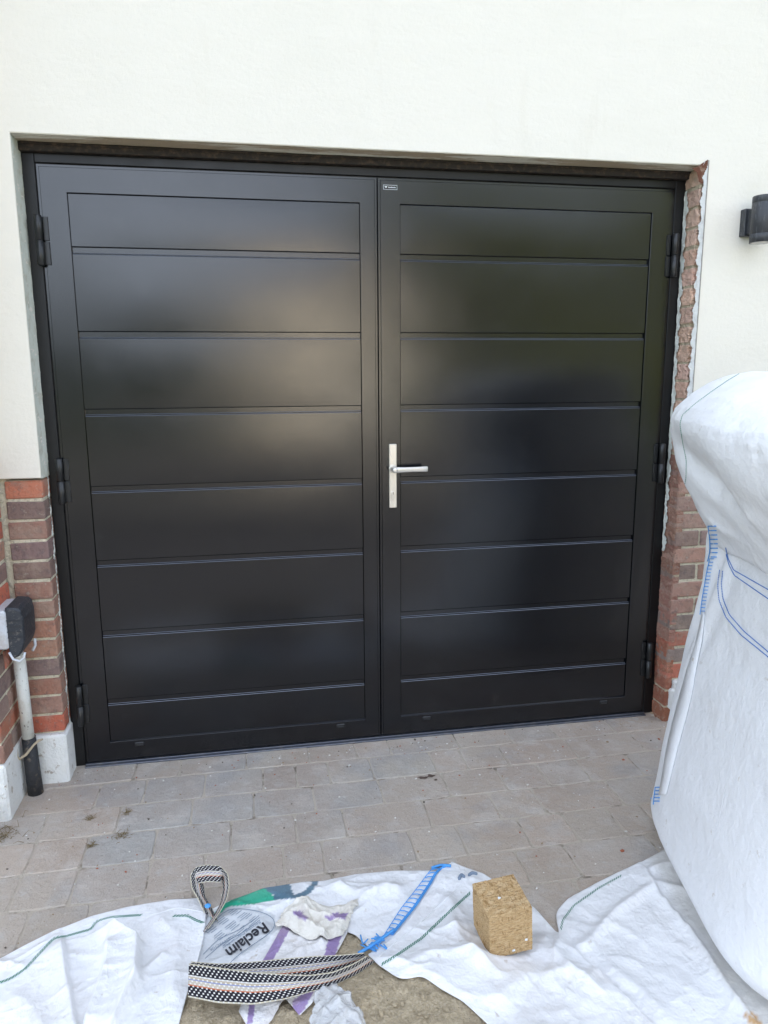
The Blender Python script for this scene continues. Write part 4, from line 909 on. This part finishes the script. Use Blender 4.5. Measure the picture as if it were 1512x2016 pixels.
def ring_fix(r, z):
    # vertical creases radiating from the laced corner
    d = r[:, :2]-np.array([interp(z, CX), -.75]); dl = np.linalg.norm(d, axis=1); t = np.arctan2(d[:, 1], d[:, 0]); w_ = np.exp(-(dl/.35)**2)*sstep(.45, 1.0, z)
    off = .012*w_*np.sin(dl*60-z*20)+.010*np.exp(-((z-.98-.5*dl)/.05)**2)*np.exp(-(dl/.6)**2)
    c = r[:, :2].mean(0); dirv = (r[:, :2]-c); dirv /= np.linalg.norm(dirv, axis=1)[:, None]; r = r.copy(); r[:, :2] += dirv*off[:, None]; return r
body = loft('bag_body', [ring_fix(bag_ring(z), z) for z in zs], M['bag'], bb, 30, .005)
# the slack skirt folded over the top: silhouette radii follow the photo's left edge
TX = [(1.0, 2.118), (1.04, 2.100), (1.10, 2.066), (1.17, 2.024), (1.24, 1.992), (1.31, 1.972), (1.345, 1.970), (1.375, 1.978), (1.41, 2.004), (1.44, 2.038), (1.47, 2.090), (1.49, 2.145), (1.502, 2.225)]
def skirt_ring(z, n=440):
    hs = float(interp(z, [(1.0, .480), (1.12, .490), (1.3, .5)])); sh = float(interp(z, [(1.37, 1), (1.44, .93), (1.48, .82), (1.502, .62)])); h = hs*sh; a = np.linspace(0, 2*np.pi, n, endpoint=False); e = 2/float(interp(z, [(1.0, 5), (1.35, 3.4), (1.5, 2.6)]))
    sx = np.sign(np.cos(a))*abs(np.cos(a))**e; sy = np.sign(np.sin(a))*abs(np.sin(a))**e; cn = 2**(-e/2)
    c0 = np.array([interp(z, TX), -.76]); c = c0+v_*h*cn+u_*h*cn
    P = c[None]+(sx*h)[:, None]*v_[None]+(sy*h)[:, None]*u_[None]
    return np.column_stack([P, np.full(n, z)])
rings = []
for z in np.r_[np.linspace(1.0, 1.37, 45), np.linspace(1.377, 1.502, 26)]:
    r = skirt_ring(z); c = r[:, :2].mean(0); d = r[:, :2]-np.array([interp(z, TX), -.76]); s_along = d@u_       # distance from the back-left corner towards the camera
    # diagonal valley running down and forward from the corner, as in the photo
    zv = z-(1.345-.36*s_along); valley = -.048*np.exp(-np.abs(zv/np.where(zv > 0, .09, .035))**1.6)*sstep(.03, .22, s_along)*(1-sstep(.35, .6, s_along))
    bulge = .012*np.exp(-((z-(1.42-.25*s_along))/.07)**2)*sstep(-.02, .2, s_along)
    fold = .006*np.sin(s_along*30+z*40)*np.exp(-((z-1.12)/.08)**2)+.012*np.exp(-np.abs(z-1.17+.30*s_along)/.012)*sstep(.02, .2, s_along)
    dirv = (r[:, :2]-c); dirv /= np.linalg.norm(dirv, axis=1)[:, None]; left = np.clip(-(dirv@v_), 0, 1)
    r[:, :2] += dirv*((valley+bulge+fold)*left)[:, None]
    r[:, 2] += -.035*sstep(.25, .9, s_along)*sstep(1.35, 1.5, z)+.004*np.sin(s_along*20)
    rings.append(r)
skirt = loft('slack_skirt', rings, M['bag'], bb, 80, .008)
bpy.context.view_layer.update()
def caster(objs):
    from mathutils.bvhtree import BVHTree
    dg = bpy.context.evaluated_depsgraph_get(); T = []
    for o in objs:
        bm = bmesh.new(); bm.from_mesh(o.data); bm.transform(o.matrix_world); T.append(BVHTree.FromBMesh(bm)); bm.free()
    def cast(px, py, lift=.002):
        d = Vector(ray(px, py)).normalized(); best = None
        for t in T:
            h = t.ray_cast(Vector(CAM), d)
            if h[0] is not None and (best is None or h[3] < best[1]): best = (h[0]+h[1]*(lift if h[1].dot(d) < 0 else -lift), h[3], h[1])
        return best[0] if best else None
    return cast
cast = caster([body, skirt])
def on_bag(pl, n, lift=.002):
    q = resample(smooth_line(resample(pl, max(12, n//3)), 2), n); out = [cast(a, b, lift) for a, b in q]; return [p for p in out if p is not None]
def dashes(name, pl, m, r, n=60, on=.6, parent=bb):
    P = on_bag(pl, n*3); g = MB()
    for k in range(0, len(P)-3, 3): 
        if (P[k]-P[k+2]).length < .08: g.tube([P[k], P[k+1], P[k+2]], r, 5)
    return L(g.build(name, m, parent), parent)
for pl in ([(1430, 1078), (1434, 1098), (1445, 1122), (1480, 1142), (1512, 1160), (1540, 1176)], [(1431, 1092), (1436, 1112), (1447, 1133), (1480, 1156), (1512, 1178), (1540, 1194)],
           [(1418, 1122), (1414, 1150), (1416, 1180), (1430, 1215), (1460, 1250), (1512, 1292), (1540, 1318)], [(1424, 1124), (1421, 1150), (1424, 1178), (1437, 1210), (1466, 1243), (1512, 1282), (1540, 1306)]):
    dashes('blue_stitching', pl, M['bluethread'], .0013, 70)
dashes('green_hem_stitching', [(1455, 737), (1430, 752), (1400, 773), (1370, 795), (1344, 818), (1340, 835), (1345, 870), (1352, 905), (1352, 940), (1348, 960)], M['greenthread'], .0008, 75)
dashes('white_thread_line', [(1476, 1330), (1455, 1420), (1440, 1500), (1420, 1600), (1395, 1690)], M['bag'], .0007, 90)
# corner flange with the blue lacing
def near_bag(a, b, lift):
    for off in range(0, 80, 2):
        i0 = cast(a+off, b, 0)
        if i0 is not None: break
    dist = (i0-Vector(CAM)).dot(Vector(_f)) if i0 is not None else 2.6
    return Vector(CAM)+Vector(ray(a, b))*(dist-lift-(.004 if off else 0))
def flange():
    g = MB(); pl = [(1384, 1205), (1372, 1265), (1352, 1320), (1338, 1375), (1325, 1420), (1312, 1480), (1304, 1530), (1298, 1565)]; w_ = [4, 10, 16, 22, 24, 22, 18, 14]; n = 60
    q = resample(smooth_line(resample(pl, 20), 2), n); ww = np.interp(np.linspace(0, 1, n), np.linspace(0, 1, len(w_)), w_); V = []
    for (a, b), k in zip(q, ww):
        for s in (0, .5, 1): V.append(tuple(near_bag(a+k*s, b, .005)))
    F = [(i*3+j, i*3+j+1, (i+1)*3+j+1, (i+1)*3+j) for i in range(n-1) for j in range(2)]
    g.raw(V, F); o = g.build('corner_flange', M['bag'], bb, smooth=True); o.modifiers.new('t', 'SOLIDIFY').thickness = .003; return L(o, bb)
flange()
def side_lace(name, pl, w_, n, r=.0017):
    q = resample(smooth_line(resample(pl, 16), 2), n); g = MB(); A = [near_bag(a-2, b, .006) for a, b in q]; Bv = [near_bag(a+w_, b, .014) for a, b in q]
    g.tube(A, r, 5)
    for k in range(n-1):
        a_, b_ = q[k]; g.tube([A[k], near_bag(a_+w_*.25, b_, .007), near_bag(a_+w_*.5, b_, .007), near_bag(a_+w_*.75, b_, .007), near_bag(a_+w_, b_, .007)], r, 5)
    return L(g.build(name, M['bluetape'], bb, smooth=True), bb)
side_lace('blue_lacing', [(1396, 1036), (1399, 1060), (1400, 1085), (1395, 1105)], 13, 9)
side_lace('blue_lacing', [(1399, 1100), (1394, 1122), (1389, 1150), (1384, 1180), (1380, 1210)], 6, 17, .0013)
side_lace('blue_lacing', [(1292, 1550), (1290, 1566), (1288, 1584)], 9, 6)
g = MB(); pk = on_y(1288, 1575, -.76)
for k in range(9): g.tube([pk+np.array([rnd.uniform(-.014, .014), 0, rnd.uniform(-.014, .014)]), pk+np.array([rnd.uniform(-.012, .012), -.006, rnd.uniform(-.014, .014)]), pk+np.array([rnd.uniform(-.014, .014), 0, rnd.uniform(-.014, .014)])], .0018, 6)
L(g.build('blue_knot', M['bluetape'], bb, smooth=True), bb)

# ------------------------------------------------------------------ small things on the paving
g = MB(); n = 0
PAL = [(.75, .74, .70), (.6, .58, .54), (.12, .10, .08), (.35, .12, .07), (.30, .22, .13), (.7, .68, .62)]
for _ in range(420):
    x, y = rnd.uniform(-.15, 2.4), rnd.uniform(-1.0, -.03) if rnd.random() < .8 else rnd.gauss(-.08, .03); r = rnd.uniform(.0008, .0026)*(1 if rnd.random() < .96 else 1.8)
    g.cur = rnd.choice(PAL); a = rnd.uniform(0, 3); Mx = Matrix.Translation((x, y, .0018)) @ Matrix.Rotation(a, 4, 'Z')
    g.box(-r*rnd.uniform(1, 2), r, -r, r*.8, -r*.6, r*.6, r*.3, r*.2, M=Mx)
for (px, py) in ((92, 1535), (105, 1530), (118, 1528), (84, 1540), (1316, 1408), (1300, 1412), (1290, 1408), (1322, 1400), (130, 1522)):
    for _ in range(8):
        p = on_z(px+rnd.uniform(-8, 8), py+rnd.uniform(-4, 4)); r = rnd.uniform(.002, .007); g.cur = rnd.choice([(.3, .13, .08), (.42, .30, .2), (.55, .5, .42)])
        g.box(p[0]-r, p[0]+r, p[1]-r, p[1]+r*.8, -.002, r, r*.4, r*.25)
tag(g.build('grit', M['debris']), 'tiny stones, chips and brick crumbs scattered over the paving', 'grit', kind='stuff')
for i, ((px, py), lab) in enumerate(zip(((178, 1612), (250, 1600), (240, 1645), (180, 1665)), ('upper left', 'upper right', 'widest and lower right', 'lower left'))):
    p = on_z(px, py, .001); tufts('moss_tuft', (p[0], p[1], .001), 26 if i != 2 else 44, .006 if i != 2 else .013, .014, M['grass'], f'dry brown moss tuft in a paving joint, {lab} of the four', 'moss tuft', 'moss tufts in the paving joints')
tufts('dry_grass', (-.19, -.42, 0), 60, .03, .03, M['grass'], 'dry grass growing along the foot of the brick buttress', 'grass')
# brown stain on the paving below the door
def blob(px, py, rx, ry, seed):
    r_ = random.Random(seed); c = on_z(px, py); P = [(c[0]+rx*math.cos(a)*(1+.3*math.sin(3*a+seed)+r_.uniform(-.12, .12)), c[1]+ry*math.sin(a)*(1+.3*math.cos(2*a+seed)+r_.uniform(-.12, .12)), .0022) for a in np.linspace(0, 2*math.pi, 26, endpoint=False)]; return P
g = MB()
for (a, b, rx, ry, s) in ((832, 1532, .018, .010, 1), (848, 1528, .014, .009, 2), (858, 1536, .007, .005, 4)): g.quad(blob(a, b, rx, ry, s))
tag(g.build('mud_stain', M['stain']), 'small dark brown stain on the paving below the door handle', 'stain')
ico = bmesh.new(); bmesh.ops.create_icosphere(ico, subdivisions=3, radius=1); V = []
for v in ico.verts: k = 1+.18*math.sin(v.co.x*5+1)*math.cos(v.co.z*4)+rnd.uniform(-.05, .05); V.append((v.co.x*.09*k, v.co.y*.08*k, v.co.z*.09*k))
F = [tuple(v.index for v in f.verts) for f in ico.faces]; ico.free(); g = MB(); g.raw(V, F); o = g.build('stone', M['earth'], smooth=True); o.location = (-.305, -.43, .02)
tag(o, 'brown mossy stone at the foot of the buttress, cut by the photo edge', 'stone')

# ------------------------------------------------------------------ unseen surroundings behind the camera, placed for the door's reflections
def leafy(name, cx, cy, z0, z1, rx, ry, n, seed, label, cat, cols, trunk=True, parent=None):
    r_ = random.Random(seed); t = tag(empty(name, (cx, cy, 0)), label, cat); g = MB(); clumps = [(r_.uniform(-.75, .75)*rx, r_.uniform(-.75, .75)*ry, z0+(z1-z0)*r_.uniform(.12, .88), r_.uniform(.25, .5)) for _ in range(26)]
    for _ in range(n):
        c = r_.choice(clumps); rr = c[3]*min(rx, ry, (z1-z0)/2)*1.3; d = Vector((r_.gauss(0, 1), r_.gauss(0, 1), r_.gauss(0, 1))).normalized()*rr*r_.uniform(.5, 1.05)
        p = Vector((c[0], c[1], c[2]))+d; p.z = max(p.z, .02); s = r_.uniform(.10, .20); a = Vector((r_.gauss(0, 1), r_.gauss(0, 1), r_.gauss(0, .6))).normalized()*s; b = a.orthogonal().normalized()*s*.6
        k = r_.uniform(.7, 1.3); g.cur = tuple(q*k for q in r_.choice(cols)); g.quad([p-a, p-b, p+a, p+b])
    g.build('crown', M['leaf'], t)
    if trunk:
        g = MB(); g.tube([(0, 0, 0), (.05, 0, z0*.6), (0, .05, z0+.5*(z1-z0))], [.16, .13, .05], 10); g.tube([(.03, 0, z0*.7), (.5*rx, .1, z0+.4*(z1-z0))], [.07, .02], 6); g.tube([(.03, 0, z0*.8), (-.5*rx, -.2, z0+.45*(z1-z0))], [.07, .02], 6); g.build('trunk', M['bark'], t)
    return t
GRN = [(.24, .26, .045), (.29, .29, .06), (.17, .20, .035)]
leafy('leafy_tree', 6.9, -17.5, .4, 7.4, 2.9, 2.0, 8000, 1, 'green tree just right of the tan outbuilding, mirrored in the right leaf', 'tree', GRN)
leafy('leafy_tree', 12.4, -17.0, .5, 9.0, 3.4, 2.2, 9000, 2, 'tallest green tree, farthest right behind the drive', 'tree', GRN)
leafy('garden_hedge', 9.8, -12.5, 0, 2.2, 3.4, .8, 4200, 3, 'trimmed green hedge right of the drive in front of the trees', 'hedge', GRN, False)
leafy('added_shrub', -3.6, -15.0, 0, 3.0, 3.8, 1.0, 6000, 4, 'unseen broad dark shrub added left of the drive to dim the door reflection', 'shrub', [(.04, .06, .02), (.05, .07, .025)], False)  # invented dark mass, keeps the reflection beside the glow dim
oh = tag(empty('added_outbuilding', (2.6, -16, 0)), 'unseen tan outbuilding added across the drive for the warm glow in the garage door', 'outbuilding')  # invented; placed and brightened for the glow mirrored in the door
g = MB(); g.box(-1.7, 1.6, -3, 0, 0, 3.75, .01); g.build('wall', M['tanwall'], oh)
g = MB(); g.raw([(-1.9, .12, 3.7), (1.8, .12, 3.7), (1.8, -1.5, 4.3), (-1.9, -1.5, 4.3), (-1.9, -3.2, 3.7), (1.8, -3.2, 3.7)], [(0, 1, 2, 3), (3, 2, 5, 4)]); g.build('roof', M['tile'], oh)
g = MB(); g.box(.6, 1.4, -.02, .02, .0, 2.0, .01); g.build('door', M['fascia'], oh)
g = MB(); g.box(-1.5, -.9, -.02, .02, 1.0, 2.0, .01); wn = g.build('window', M['fascia'], oh); g = MB(); g.box(-1.46, -.94, .01, .025, 1.06, 1.94); g.build('pane', M['glass'], wn)
